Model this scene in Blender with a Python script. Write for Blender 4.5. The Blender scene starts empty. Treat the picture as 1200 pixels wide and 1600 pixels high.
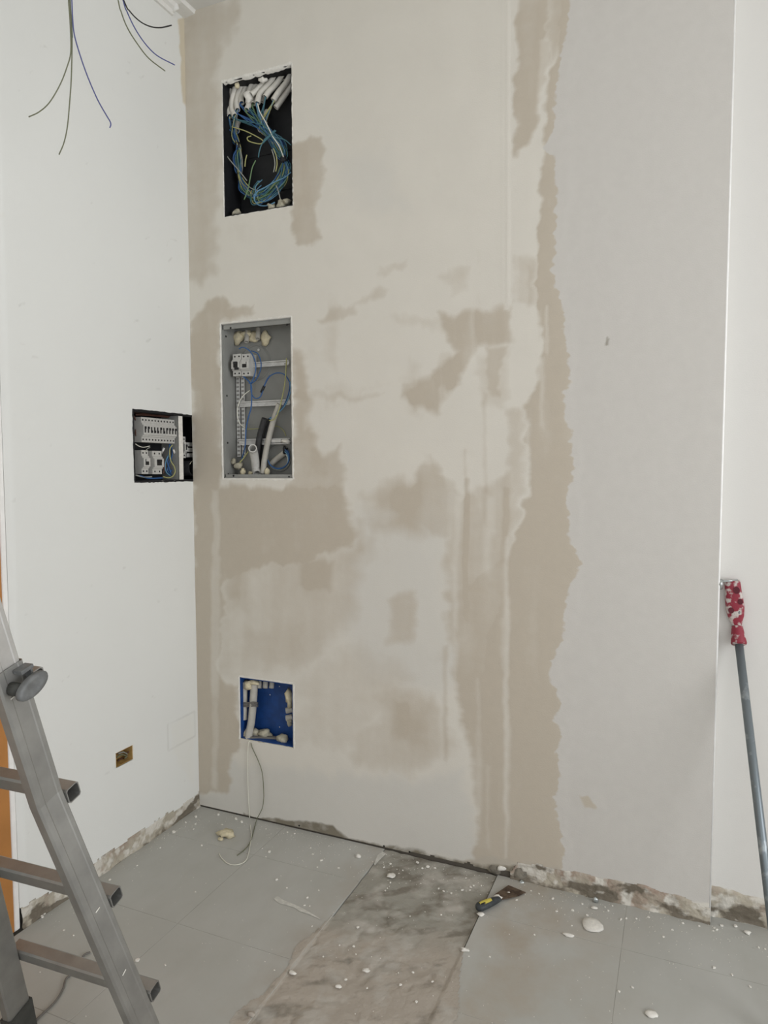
import bpy, math, random
import numpy as np
from mathutils import Vector

# ------------------------------------------------------------------ camera
SC = bpy.context.scene
COL = SC.collection
FOC, YAW, PITCH, ROLL = 1088.86, 0.40471, 0.06277, -0.00246
CAM = np.array([1.81692, -2.28665, 1.4])
FW = np.array([-math.sin(YAW)*math.cos(PITCH), math.cos(YAW)*math.cos(PITCH), -math.sin(PITCH)])
_r = np.array([math.cos(YAW), math.sin(YAW), 0.0]); _u = np.cross(_r, FW)
RT = _r*math.cos(ROLL) + _u*math.sin(ROLL)
UP = -_r*math.sin(ROLL) + _u*math.cos(ROLL)
cd = bpy.data.cameras.new('camera'); cam = bpy.data.objects.new('camera', cd); COL.objects.link(cam)
from mathutils import Matrix
cam.matrix_world = Matrix(((RT[0], UP[0], -FW[0], CAM[0]), (RT[1], UP[1], -FW[1], CAM[1]), (RT[2], UP[2], -FW[2], CAM[2]), (0, 0, 0, 1)))
cd.sensor_fit = 'VERTICAL'; cd.sensor_height = 36.0; cd.sensor_width = 27.0
cd.lens = FOC*36.0/1600.0; cd.clip_start = 0.02
SC.camera = cam

# ------------------------------------------------------------------ light
SC.view_settings.view_transform = 'Standard'
SC.view_settings.look = 'None'
SC.view_settings.gamma = 1.0
SC.view_settings.use_curve_mapping = False
SC.view_settings.exposure = 0.0
w = bpy.data.worlds.new('sky'); SC.world = w; w.use_nodes = True
w.node_tree.nodes['Background'].inputs[0].default_value = (0.86, 0.93, 1.0, 1)
w.node_tree.nodes['Background'].inputs[1].default_value = 1.0
def area(name, loc, rot, sx, sy, power, col):
    l = bpy.data.lights.new(name, 'AREA'); l.shape = 'RECTANGLE'; l.size = sx; l.size_y = sy
    l.energy = power; l.color = col
    o = bpy.data.objects.new(name, l); COL.objects.link(o); o.location = loc; o.rotation_euler = rot
    return o
# daylight through the glazed shop front behind the camera and the window in the right wall
area('daylight_front', (2.6, -5.25, 1.55), (math.radians(90), 0, 0), 3.6, 2.5, 32, (0.955, 0.962, 1.0))
area('daylight_side', (4.85, -2.0, 1.6), (math.radians(90), 0, math.radians(90)), 2.4, 2.2, 96, (0.955, 0.962, 1.0))

# ------------------------------------------------------------------ helpers
def lin(c):
    return tuple(((v/255)/12.92 if v/255 <= .04045 else ((v/255+.055)/1.055)**2.4) for v in c)
def onp(x, y, ax, v):                      # where the line of sight of a photograph point meets a real plane
    d = FW*FOC + RT*(x-600) - UP*(y-800)
    return CAM + d*(v-CAM[ax])/d[ax]
def bk(x, y, dep=0.0): return onp(x, y, 1, dep)      # plane parallel to the back wall, dep inside it
def lf(x, y, dep=0.0): return onp(x, y, 0, -dep)     # plane parallel to the left wall
def fl(x, y, z=0.0): return onp(x, y, 2, z)
def pj(P):
    q = P - CAM; z = q@FW
    return 600+FOC*(q@RT)/z, 800-FOC*(q@UP)/z

class MB:
    def __init__(s): s.v = []; s.f = []; s.sm = []
    def add(s, vs, fs, smooth=False):
        o = len(s.v); s.v += [tuple(map(float, p)) for p in vs]
        s.f += [tuple(i+o for i in f) for f in fs]; s.sm += [smooth]*len(fs); return s
    def box(s, a, b, bev=0.0):
        a, b = np.minimum(a, b), np.maximum(a, b)
        if bev <= 0:
            vs = [(x, y, z) for z in (a[2], b[2]) for y in (a[1], b[1]) for x in (a[0], b[0])]
            return s.add(vs, [(0, 2, 3, 1), (4, 5, 7, 6), (0, 1, 5, 4), (2, 6, 7, 3), (0, 4, 6, 2), (1, 3, 7, 5)])
        import bmesh
        bm = bmesh.new(); bmesh.ops.create_cube(bm, size=1.0)
        for v in bm.verts: v.co = Vector([(a[i]+b[i])/2 + v.co[i]*(b[i]-a[i]) for i in range(3)])
        bmesh.ops.bevel(bm, geom=bm.edges[:], offset=bev, segments=1, affect='EDGES')
        bm.verts.index_update()
        s.add([v.co for v in bm.verts], [[v.index for v in f.verts] for f in bm.faces]); bm.free(); return s
    def obox(s, c, ax, half):                                  # box with free axes
        c = np.array(c, float); A = [np.array(q, float) for q in ax]
        vs = [c+A[0]*half[0]*i+A[1]*half[1]*j+A[2]*half[2]*k for k in (-1, 1) for j in (-1, 1) for i in (-1, 1)]
        return s.add(vs, [(0, 2, 3, 1), (4, 5, 7, 6), (0, 1, 5, 4), (2, 6, 7, 3), (0, 4, 6, 2), (1, 3, 7, 5)])
    def tube(s, pts, r, n=8, cap=True, inner=None):
        pts = [np.array(p, float) for p in pts]; m = len(pts)
        rs = r if hasattr(r, '__len__') else [r]*m
        rings = []; prev = None
        for i, p in enumerate(pts):
            t = pts[min(i+1, m-1)]-pts[max(i-1, 0)]; t = t/(np.linalg.norm(t)+1e-12)
            if prev is None:
                h = np.array([0, 0, 1.]) if abs(t[2]) < .9 else np.array([1., 0, 0]); a = np.cross(t, h)
            else: a = prev-t*(prev@t)
            a /= np.linalg.norm(a)+1e-12; prev = a; b = np.cross(t, a)
            rings.append((p, a, b))
        vs = [p+(a*math.cos(2*math.pi*k/n)+b*math.sin(2*math.pi*k/n))*rs[i] for i, (p, a, b) in enumerate(rings) for k in range(n)]
        fs = [(i*n+k, i*n+(k+1) % n, (i+1)*n+(k+1) % n, (i+1)*n+k) for i in range(m-1) for k in range(n)]
        if inner is None:
            if cap: fs += [tuple(range(n))[::-1], tuple((m-1)*n+k for k in range(n))]
            s.add(vs, fs, True)
        else:
            s.add(vs, fs, True)
            vi = [p+(a*math.cos(2*math.pi*k/n)+b*math.sin(2*math.pi*k/n))*rs[i]*inner for i, (p, a, b) in enumerate(rings) for k in range(n)]
            s.add(vi, [f[::-1] for f in fs], True)
            for i0 in (0, m-1):
                q = vs[i0*n:i0*n+n]+vi[i0*n:i0*n+n]
                fr = [(k, (k+1) % n, n+(k+1) % n, n+k) for k in range(n)]
                s.add(q, fr if i0 else [f[::-1] for f in fr])
        return s
    def disc(s, c, nrm, r, th, n=12, sx=1.0, up=(0, 0, 1)):
        nrm = np.array(nrm, float); nrm /= np.linalg.norm(nrm); a = np.cross(np.array(up, float), nrm)
        a /= np.linalg.norm(a)+1e-12; b = np.cross(nrm, a); c = np.array(c, float)
        p = [a*math.cos(2*math.pi*k/n)*r*sx+b*math.sin(2*math.pi*k/n)*r for k in range(n)]
        vs = [c+q for q in p]+[c+q+nrm*th for q in p]
        fs = [tuple(range(n))[::-1], tuple(range(n, 2*n))]+[(k, (k+1) % n, n+(k+1) % n, n+k) for k in range(n)]
        return s.add(vs, fs)
    def blob(s, c, rad, seed=0, rough=.25, sub=2):
        import bmesh
        bm = bmesh.new(); bmesh.ops.create_icosphere(bm, subdivisions=sub, radius=1.0)
        from mathutils import noise
        for v in bm.verts:
            k = 1+rough*2*noise.noise(v.co*1.3+Vector((seed*3.7, seed*1.3, seed)))+rough*.7*noise.noise(v.co*3.1+Vector((seed, 9, 2)))
            v.co = Vector([v.co[i]*k*rad[i]+c[i] for i in range(3)])
        bm.verts.index_update()
        s.add([v.co for v in bm.verts], [[v.index for v in f.verts] for f in bm.faces], True); bm.free(); return s
    def mesh(s, name, mat, off=(0, 0, 0)):
        me = bpy.data.meshes.new(name)
        v = np.array(s.v, float)-np.array(off)
        me.from_pydata([tuple(p) for p in v], [], s.f); me.update()
        me.polygons.foreach_set('use_smooth', s.sm)
        if isinstance(mat, (list, tuple)):
            for q in mat: me.materials.append(q)
        else: me.materials.append(mat)
        return me

def wpos(o): return np.array(o.location) if o.parent is None else np.array(o.location)+wpos(o.parent)
def obj(name, mb, mat, parent=None, org=None):
    """link the shape as ONE mesh object; a top-level one gets its origin at its base"""
    if parent is not None:
        pw = wpos(parent); o = bpy.data.objects.new(name, mb.mesh(name, mat, pw)); o.parent = parent
    else:
        v = np.array(mb.v)
        if org is None: org = np.array([(v[:, 0].min()+v[:, 0].max())/2, (v[:, 1].min()+v[:, 1].max())/2, v[:, 2].min()])
        o = bpy.data.objects.new(name, mb.mesh(name, mat, org)); o.location = org
    COL.objects.link(o); return o
def tag(o, label, cat, group=None):
    o['label'] = label; o['category'] = cat
    if group: o['group'] = group
    return o
def thing(name, label, cat, loc, group=None):
    o = bpy.data.objects.new(name, None); o.empty_display_size = .02; COL.objects.link(o); o.location = loc
    return tag(o, label, cat, group)
def struct(name, mb, mat, parent=None):
    o = obj(name, mb, mat, parent, None if parent else (0, 0, 0))
    if parent is None: o['kind'] = 'structure'
    return o
def copy_tree(root, loc, rotz=None, label=None, group=None):
    r = root.copy(); COL.objects.link(r); r.location = loc
    if rotz is not None: r.rotation_euler = (0, 0, rotz)
    if label: r['label'] = label
    if group: r['group'] = group
    for ch in list(root.children):
        c = ch.copy(); COL.objects.link(c); c.parent = r
        for g in list(ch.children):
            d = g.copy(); COL.objects.link(d); d.parent = c
    return r
def spline(P, k=6):
    P = [np.array(p, float) for p in P]
    if len(P) < 3: return P
    Q = [2*P[0]-P[1]]+P+[2*P[-1]-P[-2]]; out = []
    for i in range(1, len(Q)-2):
        for j in range(k):
            t = j/k; a, b, c, d = Q[i-1:i+3]
            out.append(.5*((2*b)+(-a+c)*t+(2*a-5*b+4*c-d)*t*t+(-a+3*b-3*c+d)*t**3))
    return out+[P[-1]]

# ------------------------------------------------------------------ materials
def mat(name, rgb, rough=.6, metal=0.0, var=.0, vs=20.0, bump=.0, bs=80.0, rgb2=None, lo=.42, hi=.62, spec=.4):
    m = bpy.data.materials.new(name); m.use_nodes = True; nt = m.node_tree; b = nt.nodes['Principled BSDF']
    L = nt.links.new; c = lin(rgb)
    b.inputs['Base Color'].default_value = (*c, 1); b.inputs['Roughness'].default_value = rough
    b.inputs['Metallic'].default_value = metal; b.inputs['Specular IOR Level'].default_value = spec
    if var or rgb2:
        tc = nt.nodes.new('ShaderNodeNewGeometry'); n = nt.nodes.new('ShaderNodeTexNoise')
        n.inputs['Scale'].default_value = vs; n.inputs['Detail'].default_value = 6; L(tc.outputs['Position'], n.inputs['Vector'])
        r = nt.nodes.new('ShaderNodeValToRGB'); r.color_ramp.elements[0].position = lo; r.color_ramp.elements[1].position = hi
        c2 = lin(rgb2) if rgb2 else tuple(min(1, q*(1+var)) for q in c)
        c1 = c if rgb2 else tuple(q*(1-var) for q in c)
        r.color_ramp.elements[0].color = (*c1, 1); r.color_ramp.elements[1].color = (*c2, 1)
        L(n.outputs['Fac'], r.inputs[0]); L(r.outputs[0], b.inputs['Base Color'])
    if bump:
        tc = nt.nodes.new('ShaderNodeNewGeometry'); n = nt.nodes.new('ShaderNodeTexNoise')
        n.inputs['Scale'].default_value = bs; n.inputs['Detail'].default_value = 5; L(tc.outputs['Position'], n.inputs['Vector'])
        bp = nt.nodes.new('ShaderNodeBump'); bp.inputs['Strength'].default_value = bump; bp.inputs['Distance'].default_value = .004
        L(n.outputs['Fac'], bp.inputs['Height']); L(bp.outputs[0], b.inputs['Normal'])
    return m
def layered(name, base, layers, bump=.15, bs=220., basevar=.05, rough=.85, wn=30.0):
    """plaster: a base colour plus colours laid on by the mesh attribute channels; layers = (attr, channel, rgb, edge, noise)"""
    m = bpy.data.materials.new(name); m.use_nodes = True; nt = m.node_tree; b = nt.nodes['Principled BSDF']; L = nt.links.new
    b.inputs['Roughness'].default_value = rough; b.inputs['Specular IOR Level'].default_value = .25
    geo = nt.nodes.new('ShaderNodeNewGeometry')
    def noise(scale, detail=6, st=None):
        n = nt.nodes.new('ShaderNodeTexNoise'); n.inputs['Scale'].default_value = scale; n.inputs['Detail'].default_value = detail
        if st:
            mp = nt.nodes.new('ShaderNodeMapping'); mp.inputs['Scale'].default_value = st; L(geo.outputs['Position'], mp.inputs['Vector']); L(mp.outputs[0], n.inputs['Vector'])
        else: L(geo.outputs['Position'], n.inputs['Vector'])
        return n.outputs['Fac']
    def math_(op, a, c=None, clamp=False):
        n = nt.nodes.new('ShaderNodeMath'); n.operation = op; n.use_clamp = clamp
        for i, q in enumerate((a, c)):
            if q is None: continue
            if isinstance(q, (int, float)): n.inputs[i].default_value = q
            else: L(q, n.inputs[i])
        return n.outputs[0]
    def mix(fac, a, c):
        n = nt.nodes.new('ShaderNodeMix'); n.data_type = 'RGBA'
        L(fac, n.inputs[0])
        for i, q in ((6, a), (7, c)):
            if isinstance(q, tuple): n.inputs[i].default_value = (*q, 1)
            else: L(q, n.inputs[i])
        return n.outputs[2]
    n1 = noise(6.0); n2 = noise(wn, 8); n3 = noise(9., 7, (1, 1, .12)); n4 = noise(9., 7, (.15, 1, 1.3))
    c = lin(base)
    col = mix(n1, tuple(q*(1-basevar) for q in c), tuple(q*(1+basevar) for q in c))
    at = {}
    for (a, ch, rgb, edge, nz) in layers:
        if a not in at:
            n = nt.nodes.new('ShaderNodeAttribute'); n.attribute_name = a
            sp = nt.nodes.new('ShaderNodeSeparateColor'); L(n.outputs['Color'], sp.inputs[0]); at[a] = sp
        v = at[a].outputs[ch]
        j = math_('ADD', math_('ADD', math_('SUBTRACT', n2, .5), math_('MULTIPLY', math_('SUBTRACT', n3, .5), .8)), math_('MULTIPLY', math_('SUBTRACT', n4, .5), .6))
        v = math_('ADD', v, math_('MULTIPLY', j, nz))
        v = math_('ADD', math_('MULTIPLY', math_('SUBTRACT', v, .5), 1.0/edge), .5, True)
        gate = math_('MULTIPLY', at[a].outputs[ch], 12.0, True)
        v = math_('MULTIPLY', v, gate)
        cc = lin(rgb)
        lay = mix(n2, tuple(q*.96 for q in cc), tuple(q*1.04 for q in cc))
        col = mix(v, col, lay)
    L(col, b.inputs['Base Color'])
    bp = nt.nodes.new('ShaderNodeBump'); bp.inputs['Strength'].default_value = bump; bp.inputs['Distance'].default_value = .003
    L(math_('ADD', noise(bs, 3), math_('MULTIPLY', n3, .8)), bp.inputs['Height']); L(bp.outputs[0], b.inputs['Normal'])
    return m

# ------------------------------------------------------------------ numpy noise and painted fields
RNG = np.random.RandomState(7)
def vnoise(x, y, scale, seed=0, oct=4):
    out = np.zeros_like(x); amp = 1; tot = 0
    for o in range(oct):
        rs = np.random.RandomState(seed*31+o); T = rs.rand(64, 64)
        fx = x*scale*2**o+rs.rand()*50; fy = y*scale*2**o+rs.rand()*50
        ix = np.floor(fx).astype(int); iy = np.floor(fy).astype(int); tx = fx-ix; ty = fy-iy
        tx = tx*tx*(3-2*tx); ty = ty*ty*(3-2*ty); g = lambda a, c: T[a % 64, c % 64]
        out += amp*((g(ix, iy)*(1-tx)+g(ix+1, iy)*tx)*(1-ty)+(g(ix, iy+1)*(1-tx)+g(ix+1, iy+1)*tx)*ty); tot += amp; amp *= .5
    return out/tot*2-1
def sdf(px, py, poly):
    """signed distance, positive inside"""
    P = np.array(poly, float); d = np.full(px.shape, 1e9); ins = np.zeros(px.shape, bool)
    for i in range(len(P)):
        a, c = P[i], P[(i+1) % len(P)]; e = c-a; L2 = e@e+1e-9
        t = np.clip(((px-a[0])*e[0]+(py-a[1])*e[1])/L2, 0, 1)
        d = np.minimum(d, np.hypot(px-a[0]-t*e[0], py-a[1]-t*e[1]))
        cond = (a[1] > py) != (c[1] > py)
        if abs(e[1]) > 1e-9: ins ^= cond & (px < e[0]*(py-a[1])/e[1]+a[0])
    return np.where(ins, d, -d)
def sstep(v, s): t = np.clip(v/(2*s)+.5, 0, 1); return t*t*(3-2*t)
def grid_axis(lo, hi, step, marks):
    ms = sorted(set([lo, hi]+[q for q in marks if lo < q < hi])); out = []
    for a, c in zip(ms[:-1], ms[1:]):
        n = max(1, int(round((c-a)/step))); out += list(np.linspace(a, c, n+1)[:-1])
    return np.array(out+[hi])
def wall_mesh(name, us, zs, pos, keep, attrs, material, flip=False):
    U, Z = np.meshgrid(us, zs, indexing='ij'); V = pos(U, Z).reshape(-1, 3); nu, nz = U.shape
    I = np.arange(nu*nz).reshape(nu, nz)
    q = np.stack([I[:-1, :-1], I[1:, :-1], I[1:, 1:], I[:-1, 1:]], -1)
    cu = (us[:-1]+us[1:])/2; cz = (zs[:-1]+zs[1:])/2; CU, CZ = np.meshgrid(cu, cz, indexing='ij')
    q = q[keep(CU, CZ)]
    if flip: q = q[:, ::-1]
    used = np.unique(q); mp = np.full(nu*nz, -1); mp[used] = np.arange(len(used)); q = mp[q]; V2 = V[used]
    me = bpy.data.meshes.new(name)
    me.vertices.add(len(V2)); me.vertices.foreach_set('co', V2.ravel().astype(np.float32))
    me.loops.add(q.size); me.loops.foreach_set('vertex_index', q.ravel().astype(np.int32))
    me.polygons.add(len(q)); me.polygons.foreach_set('loop_start', (np.arange(len(q))*4).astype(np.int32))
    me.polygons.foreach_set('loop_total', np.full(len(q), 4, np.int32))
    me.update(calc_edges=True); me.polygons.foreach_set('use_smooth', np.ones(len(q), bool))
    for an, arr in attrs.items():
        at = me.attributes.new(an, 'FLOAT_COLOR', 'POINT')
        a = np.ones((len(used), 4), np.float32); a[:, :3] = arr.reshape(-1, 3)[used]
        at.data.foreach_set('color', a.ravel())
    me.materials.append(material); me.validate()
    o = bpy.data.objects.new(name, me); COL.objects.link(o); o['kind'] = 'structure'; return o

# ------------------------------------------------------------------ colours of the place
K = 1.0
M = {}
M['white'] = mat('white_paint', (224, 224, 219), .8, var=.02, vs=3, bump=.06, bs=240)
M['ceiling'] = mat('ceiling_paint', (216, 214, 208), .85, var=.03, vs=5)
M['cornice'] = mat('cornice_plaster', (224, 222, 216), .8, var=.03, vs=30)
M['bead'] = mat('bead_plaster', (240, 238, 234), .6, var=.03, vs=30)
M['grout'] = mat('grout', (158, 156, 148), .9, var=.12, vs=12)
M['rough'] = mat('bare_mortar', (128, 122, 110), .95, var=.2, vs=40, bump=.8, bs=120)
M['dark'] = mat('gap_shade', (92, 86, 77), .9)
M['wood'] = mat('orange_wood', (178, 122, 66), .45, var=.12, vs=8, lo=.3, hi=.7)
M['chip'] = mat('plaster_chip', (226, 222, 213), .9, var=.06, vs=90)
M['foam'] = mat('cream_foam', (214, 203, 172), .9, var=.08, vs=90, bump=.4, bs=200)
M['foam_grey'] = mat('greyish_foam', (178, 172, 152), .9, var=.15, vs=90, bump=.4, bs=200)
M['alu'] = mat('worn_aluminium', (158, 157, 153), .48, .75, var=.12, vs=18, lo=.3, hi=.7)
M['alu_in'] = mat('inner_aluminium', (196, 194, 190), .45, .7, var=.05, vs=25)
M['alu_dark'] = mat('tube_inside', (70, 70, 68), .7, .4)
M['knob'] = mat('grey_plastic', (106, 107, 106), .5, var=.14, vs=60)
M['rubber'] = mat('dark_rubber', (66, 66, 62), .75, var=.1, vs=40)
M['conduit'] = mat('grey_conduit', (180, 176, 166), .6, var=.06, vs=40)
M['conduit_pale'] = mat('pale_conduit', (212, 208, 198), .6, var=.06, vs=40)
M['conduit_in'] = mat('conduit_inside', (70, 68, 64), .8)
M['blackbox'] = mat('black_plastic', (22, 23, 26), .6, var=.2, vs=30)
M['blackpipe'] = mat('black_conduit', (52, 52, 52), .55, var=.15, vs=60)
M['w_blue'] = mat('blue_insulation', (52, 92, 142), .45)
M['w_lblue'] = mat('light_blue_insulation', (98, 142, 170), .45)
M['w_teal'] = mat('teal_insulation', (68, 112, 122), .45)
M['w_green'] = mat('green_insulation', (104, 132, 92), .45)
M['w_yellow'] = mat('yellow_insulation', (170, 168, 112), .45)
M['w_grey'] = mat('grey_insulation', (150, 152, 144), .45)
M['w_white'] = mat('white_insulation', (222, 220, 206), .5)
M['w_black'] = mat('black_insulation', (44, 42, 40), .5)
M['w_brown'] = mat('brown_insulation', (86, 58, 48), .5)
M['w_dgreen'] = mat('olive_insulation', (108, 110, 86), .5)
M['w_indigo'] = mat('indigo_insulation', (84, 88, 138), .45)
M['tape'] = mat('black_tape', (26, 26, 30), .5)
M['panel'] = mat('grey_enclosure', (140, 140, 135), .5, var=.03, vs=20)
M['screw'] = mat('screw_hole', (34, 33, 32), .7)
M['rail'] = mat('zinc_rail', (206, 205, 201), .45, .15, var=.1, vs=40)
M['brk'] = mat('breaker_body', (190, 188, 182), .5, var=.03, vs=60)
M['brk_b'] = mat('breaker_front', (176, 174, 168), .5)
M['toggle'] = mat('black_toggle', (34, 33, 34), .45)
M['bluebox'] = mat('blue_plastic', (26, 66, 126), .5, var=.12, vs=30, bump=.2, bs=60)
M['strap'] = mat('grey_strap', (112, 108, 102), .7)
M['ochre'] = mat('socket_plastic', (170, 138, 84), .6, var=.15, vs=60)
M['rust'] = mat('rusty_blade', (104, 88, 74), .6, .3, rgb2=(72, 58, 48), var=.2, vs=50)
M['yellow'] = mat('yellow_label', (206, 190, 84), .6, var=.08, vs=60)
M['red'] = mat('red_plastic', (176, 52, 68), .45, rgb2=(150, 40, 56), vs=60)
M['redpaint'] = mat('paint_spattered_red', (136, 40, 56), .55, rgb2=(186, 176, 172), vs=48, lo=.50, hi=.60)
M['headpaint'] = mat('spattered_head', (136, 38, 54), .55, rgb2=(186, 174, 168), vs=44, lo=.50, hi=.57)
_r = [n for n in M['headpaint'].node_tree.nodes if n.type == 'VALTORGB'][0].color_ramp
_e = _r.elements.new(.64); _e.color = (*lin((196, 188, 180)), 1); _e = _r.elements.new(.67); _e.color = (*lin((116, 118, 118)), 1)
M['steel'] = mat('grey_steel_pole', (120, 128, 132), .4, .5, rgb2=(172, 178, 180), vs=26, lo=.56, hi=.72)
M['zinc'] = mat('zinc_clip', (178, 182, 180), .3, .7)

# ------------------------------------------------------------------ back wall with its skim coats
HU = (.1715, .4764, 2.365, 2.869); HM = (.1468, .4624, 1.362, 1.962); HL = (.208, .4534, .319, .5695)
XE, ZC = 1.921, 3.159
us = grid_axis(0, XE, .0055, [HU[0], HU[1], HM[0], HM[1], HL[0], HL[1]])
zs = grid_axis(0, ZC, .0055, [HU[2], HU[3], HM[2], HM[3], HL[2], HL[3]])
U, Z = np.meshgrid(us, zs, indexing='ij')
def proj_grid(X, Y, Zz):
    q = np.stack([X-CAM[0], Y-CAM[1], Zz-CAM[2]], -1); d = q@FW
    return 600+FOC*(q@RT)/d, 800-FOC*(q@UP)/d
PX, PY = proj_grid(U, np.zeros_like(U), Z)        # the same wall point in photograph units, for the outlines below
wx = vnoise(U, Z, 4, 1)*13+vnoise(U, Z, 16, 2)*8+vnoise(U*.25, Z*2, 14, 5)*9; wy = vnoise(U, Z, 4, 3)*12+vnoise(U, Z, 16, 4)*8+vnoise(U*2, Z*.25, 14, 6)*8
QX, QY = PX+wx, PY+wy
beige = np.zeros_like(U)
def lay(poly, amount, soft, mode='max'):
    global beige
    v = sstep(sdf(QX if mode == 'max' else PX+wx*.22, QY, poly), soft)*amount
    if mode == 'max': beige = np.maximum(beige, v)
    elif mode == 'add': beige = beige+v
    else: beige = beige*(1-v)
lay([(280, 15), (380, -5), (372, 45), (345, 70), (335, 110), (345, 128), (345, 345), (335, 430), (285, 440)], .62, 12)
lay([(285, 60), (345, 70), (340, 95), (300, 105)], .62, 8)
lay([(285, 240), (345, 260), (336, 400), (318, 440), (286, 440)], .62, 10)
lay([(460, 225), (478, 207), (502, 212), (512, 255), (506, 300), (494, 318), (500, 372), (478, 388), (462, 384)], .78, 5)
lay([(500, 492), (520, 478), (566, 474), (562, 490), (510, 497)], .6, 5)
lay([(560, 472), (578, 462), (600, 440), (612, 450), (604, 470)], .55, 8)
lay([(596, 405), (640, 400), (634, 420), (600, 420)], .4, 8)
lay([(690, 430), (735, 418), (728, 450), (700, 455)], .55, 10)
lay([(600, 500), (690, 490), (700, 515), (610, 515)], .35, 10)
lay([(682, 482), (768, 486), (792, 462), (806, 476), (796, 540), (735, 545), (728, 560), (722, 600), (700, 622), (688, 652), (650, 642), (628, 620), (650, 600), (690, 570), (704, 552), (690, 525)], .85, 8)
lay([(752, 545), (790, 545), (782, 618), (764, 622)], .7, 6)
lay([(458, 545), (474, 548), (482, 590), (488, 680), (506, 715), (534, 700), (532, 850), (458, 860)], .72, 8)
lay([(297, 500), (318, 470), (340, 462), (352, 480), (392, 474), (398, 492), (345, 500), (346, 750), (300, 760)], .82, 6)
lay([(298, 500), (345, 500), (346, 760), (300, 770)], .75, 6)
lay([(300, 755), (532, 758), (545, 800), (548, 852), (500, 862), (470, 880), (400, 890), (350, 905), (346, 1000), (300, 1000)], .95, 8)
lay([(300, 890), (350, 890), (346, 1060), (370, 1070), (372, 1150), (366, 1238), (300, 1242)], .9, 5)
lay([(346, 890), (570, 850), (560, 960), (480, 1050), (346, 1055)], .55, 20)
lay([(420, 980), (480, 960), (482, 1030), (430, 1045)], .62, 12)
lay([(462, 1060), (560, 1000), (640, 1060), (560, 1180), (465, 1160)], .38, 25)
lay([(628, 800), (648, 735), (668, 708), (690, 742), (716, 782), (770, 752), (800, 730), (800, 850), (722, 862), (650, 830)], .62, 8)
lay([(560, 768), (640, 758), (690, 800), (660, 850), (580, 830)], .5, 16)
lay([(694, 820), (800, 800), (800, 930), (704, 940)], .68, 12)
lay([(606, 936), (652, 930), (650, 1004), (602, 1018)], .62, 9)
lay([(570, 1075), (640, 1082), (692, 1118), (704, 1160), (640, 1215), (548, 1200), (545, 1150), (590, 1130)], .52, 16)
lay([(700, 930), (800, 870), (800, 1340), (742, 1345), (732, 1190), (716, 1070), (702, 1000)], .85, 9)
lay([(740, 560), (800, 545), (800, 640), (760, 640)], .35, 12)
lay([(798, -20), (848, -20), (848, 120), (834, 205), (806, 248), (797, 248)], .86, 6)
lay([(845, -20), (900, -20), (900, 60), (868, 66), (858, 80), (846, 100)], .74, 10)
lay([(800, 402), (832, 402), (838, 470), (802, 476)], .5, 8)
lay([(894, 1232), (930, 1234), (946, 1270), (902, 1274)], .85, 6)
# the putty that laps onto the old paint at the right
Rb = [(888, -30), (887, 50), (878, 90), (872, 130), (868, 165), (862, 210), (850, 232), (858, 240), (868, 252), (870, 300), (868, 400), (864, 425), (872, 455), (880, 490), (886, 560), (890, 596), (880, 618), (881, 655), (893, 672), (894, 745), (887, 760), (890, 840), (910, 882), (894, 905), (886, 940), (880, 985), (866, 1025), (860, 1060), (874, 1098), (868, 1120), (876, 1150), (868, 1185), (878, 1212), (868, 1245), (872, 1290), (880, 1330), (882, 1400)]
Lb = [(760, 1400), (740, 1340), (740, 1100), (790, 900), (800, 860), (820, 760), (824, 690), (830, 620), (836, 590), (846, 540), (840, 480), (836, 420), (840, 380), (842, 330), (832, 285), (844, 240), (846, 205), (852, 120), (862, 60), (868, -30)]
lay([(x+16, y) for x, y in Rb]+Lb, .97, 5)
for k in range(46):
    rs = np.random.RandomState(k+700); cx = rs.uniform(690, 862); cy = rs.uniform(430, 1300); hw = rs.uniform(1.5, 5.5); hh = rs.uniform(25, 110)
    if cx > 800 and cy > 900: continue
    lay([(cx-hw, cy-hh), (cx+hw, cy-hh*.95), (cx+hw*.6, cy+hh), (cx-hw*.9, cy+hh*.9)], rs.uniform(.15, .5), rs.uniform(2, 5), 'cut' if rs.rand() < .68 else 'add')
for k in range(30):
    rs = np.random.RandomState(k+800); cx = rs.uniform(300, 700); cy = rs.uniform(30, 1180); hw = rs.uniform(4, 30); hh = rs.uniform(10, 40)
    lay([(cx-hw, cy-hh), (cx+hw, cy-hh*.9), (cx+hw*.8, cy+hh), (cx-hw*1.1, cy+hh*.8)], rs.uniform(.1, .28) if cy > 380 else rs.uniform(.04, .12), rs.uniform(4, 12), 'add')
beige = beige+np.clip(.16*vnoise(U, Z, 5, 301, 4), -.02, .2)*np.clip((PY-350)/150, .25, 1)
lay([(797, 640), (826, 640), (812, 760), (800, 850), (790, 850)], .55, 8)
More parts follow.
